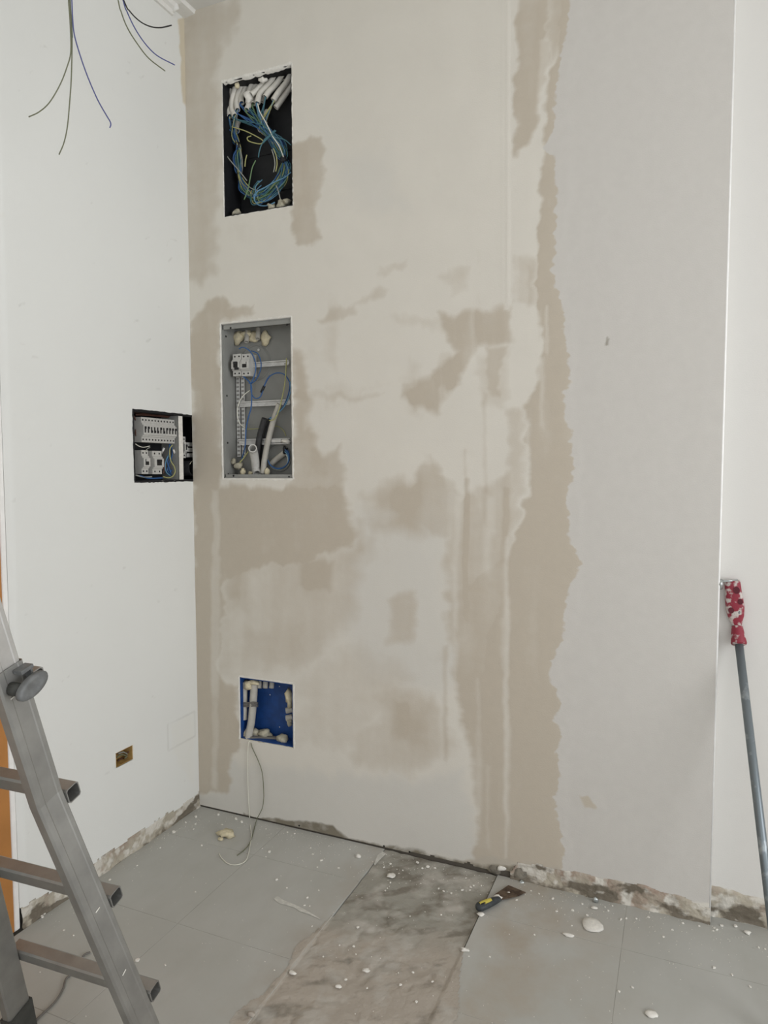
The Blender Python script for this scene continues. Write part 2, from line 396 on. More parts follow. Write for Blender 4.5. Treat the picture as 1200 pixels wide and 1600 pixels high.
# pale strokes dragged over it
for (x0, x1, y0, y1, a) in [(789, 796, 840, 1340, .55), (331, 343, 760, 1235, .55), (787, 799, -20, 480, .9), (842, 855, 60, 200, .45), (838, 846, 480, 590, .5), (800, 822, 470, 620, .5), (360, 380, 880, 1050, .35), (745, 752, 1060, 1300, .3)]:
    xm = (x0+x1)/2
    lay([(x0, y0), (x1, y0), (x1+1, (y0+y1)/2), (x1-2, y1), (x0+1, y1), (x0-2, (y0+y1)/2)], a, 4, 'cut')
for k in range(26):
    rs = np.random.RandomState(k+100); cx = rs.uniform(320, 790); cy = rs.uniform(380, 1180); hw = rs.uniform(5, 26); hh = rs.uniform(18, 75)
    if rs.rand() < .35: hw, hh = hh, hw*.5
    lay([(cx-hw, cy-hh), (cx+hw, cy-hh*.9), (cx+hw*.8, cy+hh), (cx-hw*1.1, cy+hh*.8)], rs.uniform(.15, .4), rs.uniform(5, 14), 'cut' if rs.rand() < .62 else 'add')
sv = vnoise(U*1.0, Z*.16, 26, 11, 5); sh = vnoise(U*.2, Z, 22, 12, 5)
beige = beige*(1+.22*sv+.12*sh)
inside = np.array([(b0) for b0 in [0]])
# old paint to the right of the putty edge
paintpoly = Rb+[(1300, 1420), (1300, -40)]
jag = vnoise(U, Z, 60, 21, 4)*5+vnoise(U, Z*.5, 12, 22, 3)*3+vnoise(U*.15, Z, 70, 23, 3)*6
PD = sdf(PX+jag, PY, paintpoly)
PD = np.maximum(PD, -60)
spot = sdf(PX+jag*.4, PY+jag*.3, [(906, 1244), (918, 1244), (932, 1262), (914, 1261)])
PD = np.minimum(PD, -spot)
paint = np.clip(PD/12+.5, 0, 1)
lilac = sstep(sdf(QX, QY, [(346, 1190), (470, 1200), (545, 1212), (640, 1222), (715, 1195), (738, 1300), (752, 1350), (600, 1330), (380, 1275), (312, 1262), (312, 1245), (346, 1240)]), 14)*.8
lilac = np.maximum(lilac, sstep(sdf(QX, QY, [(560, 790), (690, 770), (700, 900), (720, 1060), (690, 1100), (560, 1060), (530, 950), (545, 850)]), 26)*.6)
lilac = np.maximum(lilac, sstep(sdf(QX, QY, [(530, 240), (600, 240), (640, 330), (560, 330)]), 25)*.5)
GX, GY = PX+wx*.25, PY+vnoise(U, Z, 30, 33)*2.5
grime = sstep(sdf(GX, GY, [(380, 1268), (402, 1278), (420, 1276), (452, 1283), (478, 1281), (520, 1289), (545, 1308), (600, 1322), (620, 1322), (600, 1345), (380, 1290)]), 3)*.8
grime = np.maximum(grime, sstep(sdf(GX, GY, [(570, 1318), (640, 1325), (690, 1338), (760, 1352), (820, 1352), (830, 1372), (700, 1372), (570, 1340)]), 5)*(.6+.5*vnoise(U, Z, 40, 31)))
grime = np.maximum(grime, sstep(sdf(GX, GY, [(949, 526), (953, 529), (951, 541), (946, 540)]), 2)*.55)
dusty = sstep(sdf(QX, QY, [(700, 1345), (770, 1335), (880, 1358), (900, 1375), (900, 1400), (700, 1370)]), 6)*.8
A1 = np.stack([np.clip(beige, 0, 1.2), paint, lilac], -1); A2 = np.stack([np.clip(grime, 0, 1), np.clip(dusty, 0, 1), 0*U], -1)
M['backwall'] = layered('skimmed_wall', (215, 210, 199), [('lay_a', 2, (205, 202, 194), .9, .3), ('lay_a', 0, (190, 180, 164), .8, .3), ('lay_a', 1, (201, 197, 190), .25, .5), ('lay_b', 1, (186, 178, 164), .6, .6), ('lay_b', 0, (128, 121, 106), .6, .8)], bump=.16, bs=260)
def foot(u):                                    # where the plaster ends above the floor
    n = vnoise(u, u*0+.3, 30, 41, 4); base = .0035+.003*np.maximum(n, 0)
    base = np.where((u > .93) & (u < 1.33), .009+.018*np.maximum(0, vnoise(u, u*0, 24, 42, 3))+.012*np.clip((u-1.2)/.1, 0, 1), base)
    strip = np.interp(u, [1.30, 1.33, 1.38, 1.50, 1.60, 1.68, 1.76, 1.83, 1.90, 1.93], [.012, .06, .066, .07, .068, .074, .071, .066, .052, .05])+.008*n
    return np.where(u > 1.31, strip, base)
hgt = .0012*np.clip(beige, 0, 1)+.0014*(1-paint)+.0007*vnoise(U, Z*.4, 14, 51, 4)+.0006*vnoise(U*.4, Z, 16, 52, 4)
hgt += .0025*np.exp(-((PX-793)/2.5)**2)*(PY < 480)+.0012*np.exp(-((PX-786)/2.0)**2)*(PY < 480)
def pos_back(u, z): return np.stack([u, -hgt*.6, z], -1)
def keep_back(cu, cz):
    k = cz > foot(cu)
    for h in (HU, HM, HL): k &= ~((cu > h[0]) & (cu < h[1]) & (cz > h[2]) & (cz < h[3]))
    return k
wb = wall_mesh('wall_back', us, zs, pos_back, keep_back, {'lay_a': A1, 'lay_b': A2}, M['backwall'])

for x_, y_ in ((370, 1272.5), (467.5, 1290), (600, 1322), (640, 1331)):
    q = MB(); q.disc(bk(x_, y_, -.0012), (0, -1, 0), .0036, .0008, 10); obj('screw_hole', q, M['screw'], wb)
def rubble(name, u0, u1, top, pos, dep, seed, flip=False, step=.004):
    """bare mortar left where the skirting came off: a real uneven strip"""
    uu = grid_axis(u0, u1, step, []); tt = np.linspace(0, 1, 26); A, T = np.meshgrid(uu, tt, indexing='ij')
    H = top(A)*1.02+.004; Zz = T*H
    n1 = vnoise(A, Zz, 18, seed, 5); n2 = vnoise(A, Zz, 70, seed+1, 3)
    d = dep*(.5+.9*n1+.5*n2)+.003; d = np.where(T > .9, d*(1-T)/.1, d); d = np.where(T < .12, d+.004*(1-T/.12), d)
    V = pos(A, Zz, d)
    dk = np.clip(.3+1.5*vnoise(A*.7, Zz*1.8, 14, seed+2, 5)+(.42-T)*.9, 0, 1); rd = np.clip(.35+1.5*vnoise(A, Zz, 9, seed+3, 4), 0, 1); wt = np.clip(.3+1.6*vnoise(A, Zz, 24, seed+4, 4), 0, 1)
    att = np.stack([dk, rd*.9, wt], -1)
    return wall_mesh(name, uu, tt, lambda a, t: V, lambda a, c: np.ones(a.shape, bool), {'lay_a': att}, M['rubble'], flip)
M['rubble'] = layered('broken_mortar', (176, 168, 152), [('lay_a', 1, (160, 141, 126), .6, .6), ('lay_a', 2, (206, 201, 190), .4, .9), ('lay_a', 0, (116, 108, 95), .35, .9)], bump=.7, bs=150, basevar=.1, wn=60)
rubble('baseboard_back', 1.305, 1.925, foot, lambda a, z, d: np.stack([a, .004-d, z], -1), .007, 61)
slot = MB().box((0, .005, -.01), (1.32, .03, .06)); struct('gap_shade_strip', slot, M['dark'])  # dark backing strip: shade of the gap under the plaster, put into its colour
# wall core behind the skim (it closes the wall from the sides)
core = MB()
for a, b in [((0, .13, 0), (XE, .16, ZC))]: core.box(a, b)
struct('wall_core', core, M['rough'])

# ------------------------------------------------------------------ left wall
HB = (-.327, -.0005, 1.353, 1.611); HS = (-.4545, -.370, .3445, .3995); YD = -.846
usl = grid_axis(YD, 0, .008, [HB[0], HB[1], HS[0], HS[1]]); zsl = grid_axis(0, ZC, .008, [HB[2], HB[3], HS[2], HS[3]])
UL, ZL = np.meshgrid(usl, zsl, indexing='ij'); LX, LY = proj_grid(np.zeros_like(UL), UL, ZL)
lx = LX+vnoise(UL, ZL, 20, 71)*3; ly = LY+vnoise(UL, ZL, 20, 72)*3
st = sstep(sdf(lx, ly, [(279, 30), (300, 20), (300, 175), (286, 160), (282, 100)]), 3)*.9
st = np.maximum(st, sstep(sdf(lx, ly, [(-20, 318), (28, 318), (45, 345), (-20, 352)]), 14)*.2)
gr = np.zeros_like(UL)
for k in range(70):
    rs = np.random.RandomState(500+k); cx = rs.uniform(20, 300); cy = rs.uniform(60, 1300); L_ = rs.uniform(.5, 5); an = rs.uniform(-1.2, .4)
    dx, dy = math.cos(an)*L_, math.sin(an)*L_
    gr = np.maximum(gr, sstep(sdf(lx, ly, [(cx-dx, cy-dy), (cx+dx, cy+dy), (cx+dx+1, cy+dy+1.5), (cx-dx+1, cy-dy+1.5)]), 2.5)*rs.uniform(.1, .5))
pl = sdf(LX, LY, [(262, 1131), (304, 1112), (305, 1150), (263, 1172)])
gr = np.maximum(gr, .28*np.exp(-(pl/1.3)**2))
warm = sstep(sdf(lx, ly, [(262, 1131), (304, 1112), (305, 1240), (268, 1180)]), 8)*.35
M['leftwall'] = layered('white_wall', (224, 224, 219), [('lay_a', 0, (206, 196, 174), .6, .5), ('lay_a', 2, (222, 219, 208), .6, .2), ('lay_a', 1, (170, 166, 158), .9, .2)], bump=.1, bs=240, basevar=.012)
def footl(u): return np.interp(u, [-.86, -.80, -.7, -.62, -.5, -.3, -.12, -.04, 0], [.062, .066, .056, .066, .06, .058, .052, .055, .07])+.012*vnoise(u, u*0+.7, 26, 73, 4)
def pos_left(u, z): return np.stack([-.0+.0008*vnoise(u, z, 5, 74)-.012*np.clip((YD+.02-u)/.02, 0, 1)**2, u, z], -1)
def keep_left(cu, cz):
    k = cz > footl(cu)
    for h in (HB, HS): k &= ~((cu > h[0]) & (cu < h[1]) & (cz > h[2]) & (cz < h[3]))
    return k
wall_mesh('wall_left', usl, zsl, pos_left, keep_left, {'lay_a': np.stack([st, gr, warm], -1)}, M['leftwall'])
rubble('baseboard_left', YD, -.001, footl, lambda a, z, d: np.stack([-.007+d, a, z], -1), .008, 81)
q = MB(); q.box((-.16, -1.86, 0), (-.13, 0.12, ZC)); q.box((-.20, -5.0, 0), (0, -1.86, ZC)); q.box((-.20, -1.86, 2.16), (0, YD-.02, ZC))
struct('wall_left_core', q, M['white'])
# cream plaster reveal and the orange timber casing of the door beyond it
q = MB(); q.box((-.03, YD-.022, 0), (-.009, YD, 2.16), .004); struct('trim_2', q, M['bead'])
dr = MB(); dr.box((-.05, YD-.115, .004), (-.004, YD-.023, 2.16), .004); d1 = struct('door_1', dr, M['wood'])
q = MB(); q.box((-.05, -1.86, .004), (-.004, -1.768, 2.16), .004); q.box((-.05, -1.768, 2.07), (-.004, YD-.115, 2.16), .004); obj('casing', q, M['wood'], d1)
q = MB(); q.box((-.09, -1.766, .01), (-.052, YD-.117, 2.068), .003)
lf_ = obj('door_leaf', q, M['wood'], d1)
for z0, z1 in ((.2, .95), (1.1, 1.95)):
    q = MB(); q.box((-.056, -1.64, z0), (-.046, -1.08, z1), .006); obj('door_panel', q, M['wood'], lf_)
q = MB(); q.tube([(-.05, -1.68, 1.02), (-.01, -1.68, 1.02), (-.01, -1.58, 1.02)], .009); obj('handle', q, M['zinc'], lf_)

# ------------------------------------------------------------------ right part: end face, bead, set-back wall
q = MB(); q.box((XE-.02, .004, .052), (XE, .052, ZC)); struct('wall_end', q, M['white'])
q = MB(); q.tube([(XE+.0012, .0042, .003), (XE+.0012, .0042, ZC)], .0042, 10); struct('trim_3', q, M['bead'])
uu = grid_axis(XE, 4.4, .02, []); zz = grid_axis(0, ZC, .02, []); UA, ZA = np.meshgrid(uu, zz, indexing='ij')
def foota(u): return .088+.010*vnoise(u, u*0+.2, 22, 91, 4)
M['alcove'] = layered('fresh_white_wall', (217, 214, 208), [('lay_a', 0, (190, 180, 170), .8, .3)], bump=.1, bs=240, basevar=.012)
wall_mesh('wall_alcove', uu, zz, lambda u, z: np.stack([u, .05+0*u, z], -1), lambda cu, cz: cz > .075, {'lay_a': np.stack([0*UA, 0*UA, 0*UA], -1)}, M['alcove'])
rubble('baseboard_alcove', XE+.001, 4.4, foota, lambda a, z, d: np.stack([a, .052-d, z], -1), .008, 95, step=.006)

# ------------------------------------------------------------------ ceiling, cornice, rest of the room
q = MB(); q.box((-.2, -5.2, ZC), (4.6, .2, ZC+.12)); struct('ceiling', q, M['ceiling'])
q = MB()
prof = [(0, -.05), (.010, -.05), (.014, -.036), (.026, -.030), (.032, -.018), (.050, -.013), (.056, 0), (0, 0)]
def extr(mb, prof, y0, y1, z):
    n = len(prof); vs = [(x, y0, z+h) for x, h in prof]+[(x, y1, z+h) for x, h in prof]
    mb.add(vs, [(i, (i+1) % n, n+(i+1) % n, n+i) for i in range(n)]+[tuple(range(n))[::-1], tuple(range(n, 2*n))])
extr(q, prof, -5.0, -.075, ZC); extr(q, [(0, -.018), (.05, -.013), (.056, 0), (0, 0)], -.075, 0, ZC)
q.blob((.02, -.078, ZC-.022), (.018, .012, .02), 3, .3, 2)
struct('trim_4', q, M['cornice'])
q = MB(); q.box((4.4, -5.2, 0), (4.6, .2, .55)); q.box((4.4, -5.2, 2.75), (4.6, .2, ZC)); q.box((4.4, -.75, .55), (4.6, .2, 2.75)); q.box((4.4, -5.2, .55), (4.6, -3.25, 2.75))
struct('wall_right', q, M['white'])
q = MB(); q.box((-.2, -5.2, 0), (.75, -5.0, ZC)); q.box((.75, -5.2, 2.8), (4.4, -5.0, ZC)); q.box((.75, -5.2, 0), (4.4, -5.0, .25))
struct('wall_rear', q, M['white'])
def win(name, a, b, axis):
    q = MB(); t = .05
    lo, hi = np.array(a, float), np.array(b, float); i = axis
    for (s0, s1) in [(lo[i], lo[i]+t), (hi[i]-t, hi[i]), ((lo[i]+hi[i])/2-t/2, (lo[i]+hi[i])/2+t/2)]:
        p0, p1 = lo.copy(), hi.copy(); p0[i], p1[i] = s0, s1; q.box(p0, p1)
    for (s0, s1) in [(lo[2], lo[2]+t), (hi[2]-t, hi[2])]:
        p0, p1 = lo.copy(), hi.copy(); p0[2], p1[2] = s0, s1; q.box(p0, p1)
    return struct(name, q, M['rail'])
win('window_1', (.75, -5.13, .25), (4.4, -5.07, 2.8), 0); win('window_2', (4.47, -3.25, .55), (4.53, -.75, 2.75), 1)

# ------------------------------------------------------------------ floor: slab, tiles one by one, the strip where tiles were lifted
q = MB(); q.box((-.2, -5.2, -.08), (4.6, .2, -.012)); floor = struct('floor', q, M['rough'])
m = bpy.data.materials.new('floor_tile'); m.use_nodes = True; nt = m.node_tree; b = nt.nodes['Principled BSDF']; L = nt.links.new
geo = nt.nodes.new('ShaderNodeNewGeometry'); sx = nt.nodes.new('ShaderNodeSeparateXYZ'); L(geo.outputs['Position'], sx.inputs[0])
def N(scale, det=6, st=None, rough=.55):
    n = nt.nodes.new('ShaderNodeTexNoise'); n.inputs['Scale'].default_value = scale; n.inputs['Detail'].default_value = det; n.inputs['Roughness'].default_value = rough
    if st:
        mp = nt.nodes.new('ShaderNodeMapping'); mp.inputs['Scale'].default_value = st; L(geo.outputs['Position'], mp.inputs[0]); L(mp.outputs[0], n.inputs[0])
    else: L(geo.outputs['Position'], n.inputs[0])
    return n.outputs['Fac']
def MX(f, a, c):
    n = nt.nodes.new('ShaderNodeMix'); n.data_type = 'RGBA'; L(f, n.inputs[0])
    for i, v in ((6, a), (7, c)):
        if isinstance(v, tuple): n.inputs[i].default_value = (*lin(v), 1)
        else: L(v, n.inputs[i])
    return n.outputs[2]
def RG(v, a, c, o0=0., o1=1.):
    n = nt.nodes.new('ShaderNodeMapRange'); n.inputs[1].default_value = a; n.inputs[2].default_value = c; n.inputs[3].default_value = o0; n.inputs[4].default_value = o1; L(v, n.inputs[0]); return n.outputs[0]
def MU(a, c, op='MULTIPLY'):
    n = nt.nodes.new('ShaderNodeMath'); n.operation = op; n.use_clamp = True
    for i, v in ((0, a), (1, c)):
        if isinstance(v, float): n.inputs[i].default_value = v
        else: L(v, n.inputs[i])
    return n.outputs[0]
col = MX(RG(N(2.2), .35, .65), (172, 171, 164), (181, 180, 174))
col = MX(RG(N(9., 7, (1, .35, 1)), .5, .72, 0, .5), col, (168, 166, 158))
near = MU(RG(sx.outputs[0], 1.24, 1.34), RG(sx.outputs[0], 1.8, 1.42))                # mortar dust trodden over the tiles beside the strip
col = MX(MU(near, RG(N(4., 8, None, .65), .42, .66, 0, .9)), col, (166, 155, 140))
nl = RG(sx.outputs[0], .70, .84); col = MX(MU(MU(nl, RG(sx.outputs[0], .86, .84)), RG(N(7., 8), .45, .7, 0, .8)), col, (164, 155, 143))
col = MX(RG(N(55., 4), .66, .74, 0, .6), col, (186, 184, 176)); col = MX(RG(N(33., 5, None, .7), .68, .78, 0, .6), col, (112, 107, 99))
L(col, b.inputs['Base Color']); b.inputs['Roughness'].default_value = .5; b.inputs['Specular IOR Level'].default_value = .45
L(RG(N(5.), .3, .7, .42, .62), b.inputs['Roughness'])
bp = nt.nodes.new('ShaderNodeBump'); bp.inputs['Strength'].default_value = .08; bp.inputs['Distance'].default_value = .003; L(N(60., 4), bp.inputs['Height']); L(bp.outputs[0], b.inputs['Normal'])
M['tile'] = m
TX = [.838+.4225*k for k in range(-2, 9)]; TX[0] = .002; TX[-1] = 4.395
TY = [-.0005]+[-.224-.415*k for k in range(12)]; TY[-1] = -4.995
for i in range(len(TX)-1):
    for j in range(len(TY)-1):
        if i == 2 and j < 5: continue
        rs = random.Random(i*100+j); g = .0007
        y1 = .045 if (TX[i] > 1.9 and j == 0) else TY[j]
        q = MB(); dz = rs.uniform(-.0004, .0)
        if TX[i] < XE < TX[i+1] and j == 0:
            q.box((TX[i]+g, TY[j+1]+g, -.011), (TX[i+1]-g, TY[j]-g, dz), .0005); q.box((XE+.004, TY[j]-g, -.011), (TX[i+1]-g, .045, dz), .0005)
        else: q.box((TX[i]+g, TY[j+1]+g, -.011), (TX[i+1]-g, y1-g, dz), .0005)
        obj('tile', q, M['tile'], floor)
q = MB(); q.box((.002, -4.99, -.0115), (.837, -.004, -.0005)); q.box((1.2615, -4.99, -.0115), (4.395, -.004, -.0005)); q.box((.837, -4.99, -.0115), (1.2615, -2.0, -.0005)); q.box((1.926, -.004, -.0115), (4.395, .045, -.0005)); obj('grout', q, M['grout'], floor)
# rough bed
um = grid_axis(.775, 1.33, .005, []); vm = grid_axis(-2.3, -.003, .006, []); A, Bv = np.meshgrid(um, vm, indexing='ij')
n1 = vnoise(A, Bv, 9, 201, 5); n2 = vnoise(A, Bv, 34, 202, 4); rid = 1-np.abs(vnoise(A, Bv, 7, 203, 4))*2.2
crack = np.clip(rid-.72, 0, 1)*3
zb = -.0035+.0028*n1+.0022*n2-.004*np.clip(crack, 0, 1)*(Bv < -.3)+.003*np.clip(vnoise(A, Bv, 22, 209, 3)-.25, 0, 1)
le = np.where(Bv > -.42, .8385, .835-.022*np.clip((-.42-Bv)/.2, 0, 1)*(1+2.0*vnoise(A*0, Bv, 9, 204, 4))); re_ = np.where(Bv > -.41, 1.2605, 1.262+.03*np.clip((-.41-Bv)/.2, 0, 1)*(1+1.6*vnoise(A*0, Bv, 9, 205, 4)))
over = (A < .839) | (A > 1.2595); zb = np.where(over, .0004+.0008*np.clip(n2+.4, 0, 1), np.minimum(zb+.002*np.clip(n1, 0, 1), .002))
cool = sstep(Bv+.46+.14*vnoise(A, Bv, 6, 206, 4), .12)*.9
dk = np.clip(.12+1.5*vnoise((A*.8+Bv*.6)*.55, (-A*.6+Bv*.8)*1.9, 17, 207, 5)+.5*np.clip(crack, 0, 1), 0, 1)*np.where(Bv > -.5, .9, .6); wt = np.clip(.2+1.3*vnoise(A, Bv, 16, 208, 4), 0, 1)*.8
M['bed'] = layered('mortar_bed', (171, 162, 150), [('lay_a', 0, (154, 151, 141), .8, .4), ('lay_a', 1, (128, 122, 111), .6, 1.1), ('lay_a', 2, (182, 177, 168), .7, .7)], bump=.5, bs=110, basevar=.08, wn=40)
LEc = lambda cu, cz: np.interp(cz.ravel(), vm, le[0]).reshape(cz.shape); REc = lambda cu, cz: np.interp(cz.ravel(), vm, re_[0]).reshape(cz.shape)
mb_ = wall_mesh('mortar_bed', um, vm, lambda a, c: np.stack([a, c, zb], -1), lambda cu, cz: (cu > LEc(cu, cz)) & (cu < REc(cu, cz)), {'lay_a': np.stack([cool, dk, wt], -1)}, M['bed'])
del mb_['kind']; mb_.parent = floor

M['lip'] = mat('lip_plaster', (222, 218, 209), .9, var=.05, vs=60)
# ------------------------------------------------------------------ small builders
def rim(name, h, plane, parent, material, seed, wd=.008, pr=.004, sides='tblr', cover=1.0, wi_=.004):
    """ragged plaster lip round a recess; plane(u, z, out) -> world point"""
    rs = np.random.RandomState(seed); mb = MB(); u0, u1, z0, z1 = h
    def run(p, q, nrm):
        n = max(6, int(np.hypot(q[0]-p[0], q[1]-p[1])/.011)); P = []
        for i in range(n+1):
            t = i/n; on = 1.0 if rs.rand() < cover else .25
            P.append((p[0]+(q[0]-p[0])*t, p[1]+(q[1]-p[1])*t, wd*(.6+.5*rs.rand())*on, wi_*(.4+.5*rs.rand())*on, pr*(.4+.6*rs.rand())*on))
        vs = []
        for (a, c, wo, wi, hh) in P:
            vs += [plane(a+nrm[0]*wo, c+nrm[1]*wo, -.0005), plane(a+nrm[0]*wo*.4, c+nrm[1]*wo*.4, hh), plane(a-nrm[0]*wi*.5, c-nrm[1]*wi*.5, hh*.7), plane(a-nrm[0]*wi, c-nrm[1]*wi, -.012)]
        mb.add(vs, [(i*4+k, (i+1)*4+k, (i+1)*4+k+1, i*4+k+1) for i in range(n) for k in range(3)], True)
    if 't' in sides: run((u0-.003, z1), (u1+.003, z1), (0, 1))
    if 'b' in sides: run((u0-.003, z0), (u1+.003, z0), (0, -1))
    if 'l' in sides: run((u0, z0-.003), (u0, z1+.003), (-1, 0))
    if 'r' in sides: run((u1, z0-.003), (u1, z1+.003), (1, 0))
    return obj(name, mb, material, parent)
def shell(h, dep, frm, t=.003):
    """open-fronted box; frm(u, z, depth) -> world"""
    mb = MB(); u0, u1, z0, z1 = h; e = .0012
    def plate(a0, a1, b0, b1, d0, d1):
        P = [frm(a0, b0, d0), frm(a1, b1, d1)]; mb.box(P[0], P[1])
    plate(u0+e, u0+e+t, z0+e, z1-e, .001, dep); plate(u1-e-t, u1-e, z0+e, z1-e, .001, dep)
    plate(u0+e, u1-e, z0+e, z0+e+t, .001, dep); plate(u0+e, u1-e, z1-e-t, z1-e, .001, dep)
    return mb, (u0+e, u1-e, z0+e, z1-e)
fB = lambda u, z, d: np.array([u, d, z]); fL = lambda u, z, d: np.array([-d, u, z])
oB = lambda u, z, o: np.array([u, -o, z]); oL = lambda u, z, o: np.array([o, u, z])

# ------------------------------------------------------------------ upper black box packed with conduits
jb = thing('junction_box', 'tall black recessed box highest on the skimmed wall, packed with conduits', 'junction box', ((HU[0]+HU[1])/2, .03, HU[2]))
q, hh = shell(HU, .11, fB); obj('side_walls', q, M['blackbox'], jb)
q = MB(); q.box((hh[0], .108, hh[2]), (hh[1], .112, hh[3])); obj('back_panel', q, M['blackbox'], jb)
q = MB()
for z in (2.475, 2.62): q.box((hh[0]+.003, .105, z), (hh[1]-.003, .109, z+.004))
obj('rib', q, M['blackbox'], jb)
rim('plaster_lip', HU, oB, jb, M['chip'], 5, .010, .003, 't', 1.0, .012); rim('plaster_lip', HU, oB, jb, M['lip'], 6, .006, .0036, 'blr', .6, .003)
def ub(x, y, d): return bk(330+x/5.927, 80+y/5.927, d)           # enlarged view of the upper box -> point inside it
CON = [([(185, 318), (160, 420), (150, 520), (172, 600)], .055, .03), ([(228, 318), (195, 450), (190, 540), (218, 598)], .05, .028), ([(292, 300), (252, 400), (235, 480), (243, 545)], .06, .035),
       ([(345, 292), (312, 360), (280, 430), (282, 480)], .07, .045), ([(400, 280), (370, 330), (347, 400), (343, 480)], .065, .04), ([(440, 275), (405, 350), (388, 420), (388, 490)], .07, .05),
       ([(535, 255), (475, 310), (415, 370), (372, 402)], .06, .03), ([(585, 245), (510, 330), (450, 400), (428, 480)], .055, .03), ([(660, 230), (590, 320), (535, 375), (500, 425)], .06, .035),
       ([(738, 215), (690, 300), (625, 380), (575, 455)], .06, .03), ([(752, 300), (700, 380), (645, 460), (598, 525)], .075, .05), ([(620, 240), (560, 310), (500, 390), (470, 470)], .085, .07),
       ([(150, 520), (130, 580), (115, 630), (128, 668)], .045, .03), ([(520, 560), (500, 590), (475, 615), (455, 640)], .09, .05), ([(500, 660), (480, 690), (462, 715), (455, 725)], .09, .06),
       ([(345, 430), (352, 470), (345, 510), (330, 542)], .055, .035), ([(190, 540), (178, 580), (178, 610), (186, 640)], .06, .05), ([(255, 640), (238, 680), (235, 720), (240, 740)], .08, .07)]
ENDS = []
for i, (P, d0, d1) in enumerate(CON):
    pts = spline([ub(x, y, d0+(d1-d0)*k/3) for k, (x, y) in enumerate(P)], 5)
    if i < 12: pts = [pts[0]+(pts[0]-pts[1])*1.2]+pts; pts[0][2] = min(pts[0][2], HU[3]-.006)
    q = MB(); q.tube(pts, .0108, 10, inner=.78); o = obj('conduit', q, M['conduit_pale'])
    ORD = ['leftmost', 'second from the left', 'third from the left', 'fourth from the left', 'fifth from the left', 'sixth from the left', 'seventh from the left', 'eighth from the left', 'third from the right', 'second from the right', 'rightmost']
    if i < 12: lab = ORD[[0, 1, 2, 3, 4, 5, 6, 7, 8, 9, 10, 7][i]]+' of the grey conduits along the top of the highest box' if i != 11 else 'grey conduit half hidden behind the others at the top of the highest box'
    else: lab = ['grey conduit end lowest at the left edge of the highest box', 'grey conduit end pointing at the viewer in the highest box', 'grey conduit end just below the one pointing at the viewer', 'short grey conduit under the white plaster lump in the highest box', 'short grey conduit stub below the leftmost conduits of the highest box', 'dim grey conduit stub deep behind the left hank of the highest box'][i-12]
    tag(o, lab, 'conduit', 'conduits in the highest wall box')
    ENDS.append(pts[-1])
q = MB(); q.blob(ub(345, 420, .035), (.016, .012, .022), 4, .4); tag(obj('foam_lump', q, M['chip']), 'white plaster lump stuck between the conduits in the highest box', 'plaster lump')
q = MB(); q.blob(ub(238, 318, .02), (.010, .009, .012), 8, .3); tag(obj('foam_lump', q, M['foam']), 'small round cream lump at top left of the highest box', 'plaster lump')
q = MB(); q.blob(ub(480, 268, .02), (.016, .010, .010), 18, .4); tag(obj('foam_lump', q, M['chip']), 'white lump at top middle of the highest box', 'plaster lump')
for k, (x, y, r, lab) in enumerate([(565, 1445, .016, 'leftmost of the grey rubble lumps at lower right of the highest box'), (650, 1425, .021, 'largest of the grey rubble lumps at lower right of the highest box'), (708, 1395, .015, 'rightmost of the grey rubble lumps at lower right of the highest box'), (240, 1495, .015, 'flat grey rubble lump at lower left of the highest box')]):
    q = MB(); q.blob(ub(x, y, .03), (r, .018, r*.8), 30+k, .35); tag(obj('rubble_lump', q, M['foam_grey']), lab, 'rubble')
# wires: two taped hanks
def hank(name, label, ends, core, n, seed, cols, spread, tape, depth, rad=.0019):
    rs = np.random.RandomState(seed); C0 = ub(*core[0], depth)
    t = thing(name, label, 'wire bundle', C0)
    for k in range(n):
        a = rs.uniform(0, 6.28); sp = spread*math.sqrt(rs.rand()); ox, oz = math.cos(a)*sp, math.sin(a)*sp
        e = ENDS[ends[k % len(ends)]]; P = [e+np.array([0, .012, .012]), e+np.array([rs.uniform(-.003, .003), -.004, -.012])]
        cut = rs.randint(max(3, len(core)-3), len(core)+1)
        for j, (x, y) in enumerate(core[:cut]):
            s = .6 if j in tape else 1.0+.8*rs.rand()*(j > 1)
            p = ub(x, y, depth-.008*math.sin(j*1.7+k)); P.append(p+np.array([ox*s, rs.uniform(-.006, .006), oz*s]))
        q = MB(); q.tube(spline(P, 5), rad, 5); obj('wire', q, M[cols[k % len(cols)]], t)
    for j in tape:
        if j >= 100: continue
        p = ub(*core[j], depth); d = ub(*core[min(j+1, len(core)-1)], depth)-ub(*core[j-1], depth); d /= np.linalg.norm(d)
        q = MB(); q.tube([p-d*.011, p-d*.004, p+d*.004, p+d*.011], [spread*.85, spread*.95, spread*.95, spread*.85], 10); obj('tape', q, M['tape'], t)
    return t
CW = ['w_blue', 'w_teal', 'w_green', 'w_lblue', 'w_teal', 'w_yellow', 'w_lblue', 'w_blue', 'w_teal', 'w_green']
hank('wire_hank', 'thick hank of blue and green wires gathered at the right of the highest box', [3, 4, 5, 7, 8, 9, 9, 2, 1, 15], [(470, 690), (550, 780), (610, 850), (655, 930), (680, 1010), (690, 1100), (650, 1200), (590, 1280), (500, 1360), (420, 1370), (400, 1310), (450, 1250)], 38, 3, CW, .018, (4,), .05)
hank('wire_hank', 'narrow taped hank of blue wires at the left of the highest box', [12, 0, 1, 16, 17, 2], [(205, 780), (250, 880), (245, 960), (255, 1060), (265, 1160), (300, 1260), (360, 1320), (440, 1340), (530, 1290), (590, 1230)], 22, 9, ['w_blue', 'w_teal', 'w_blue', 'w_grey', 'w_green', 'w_blue', 'w_yellow'], .014, (1, 4), .055)
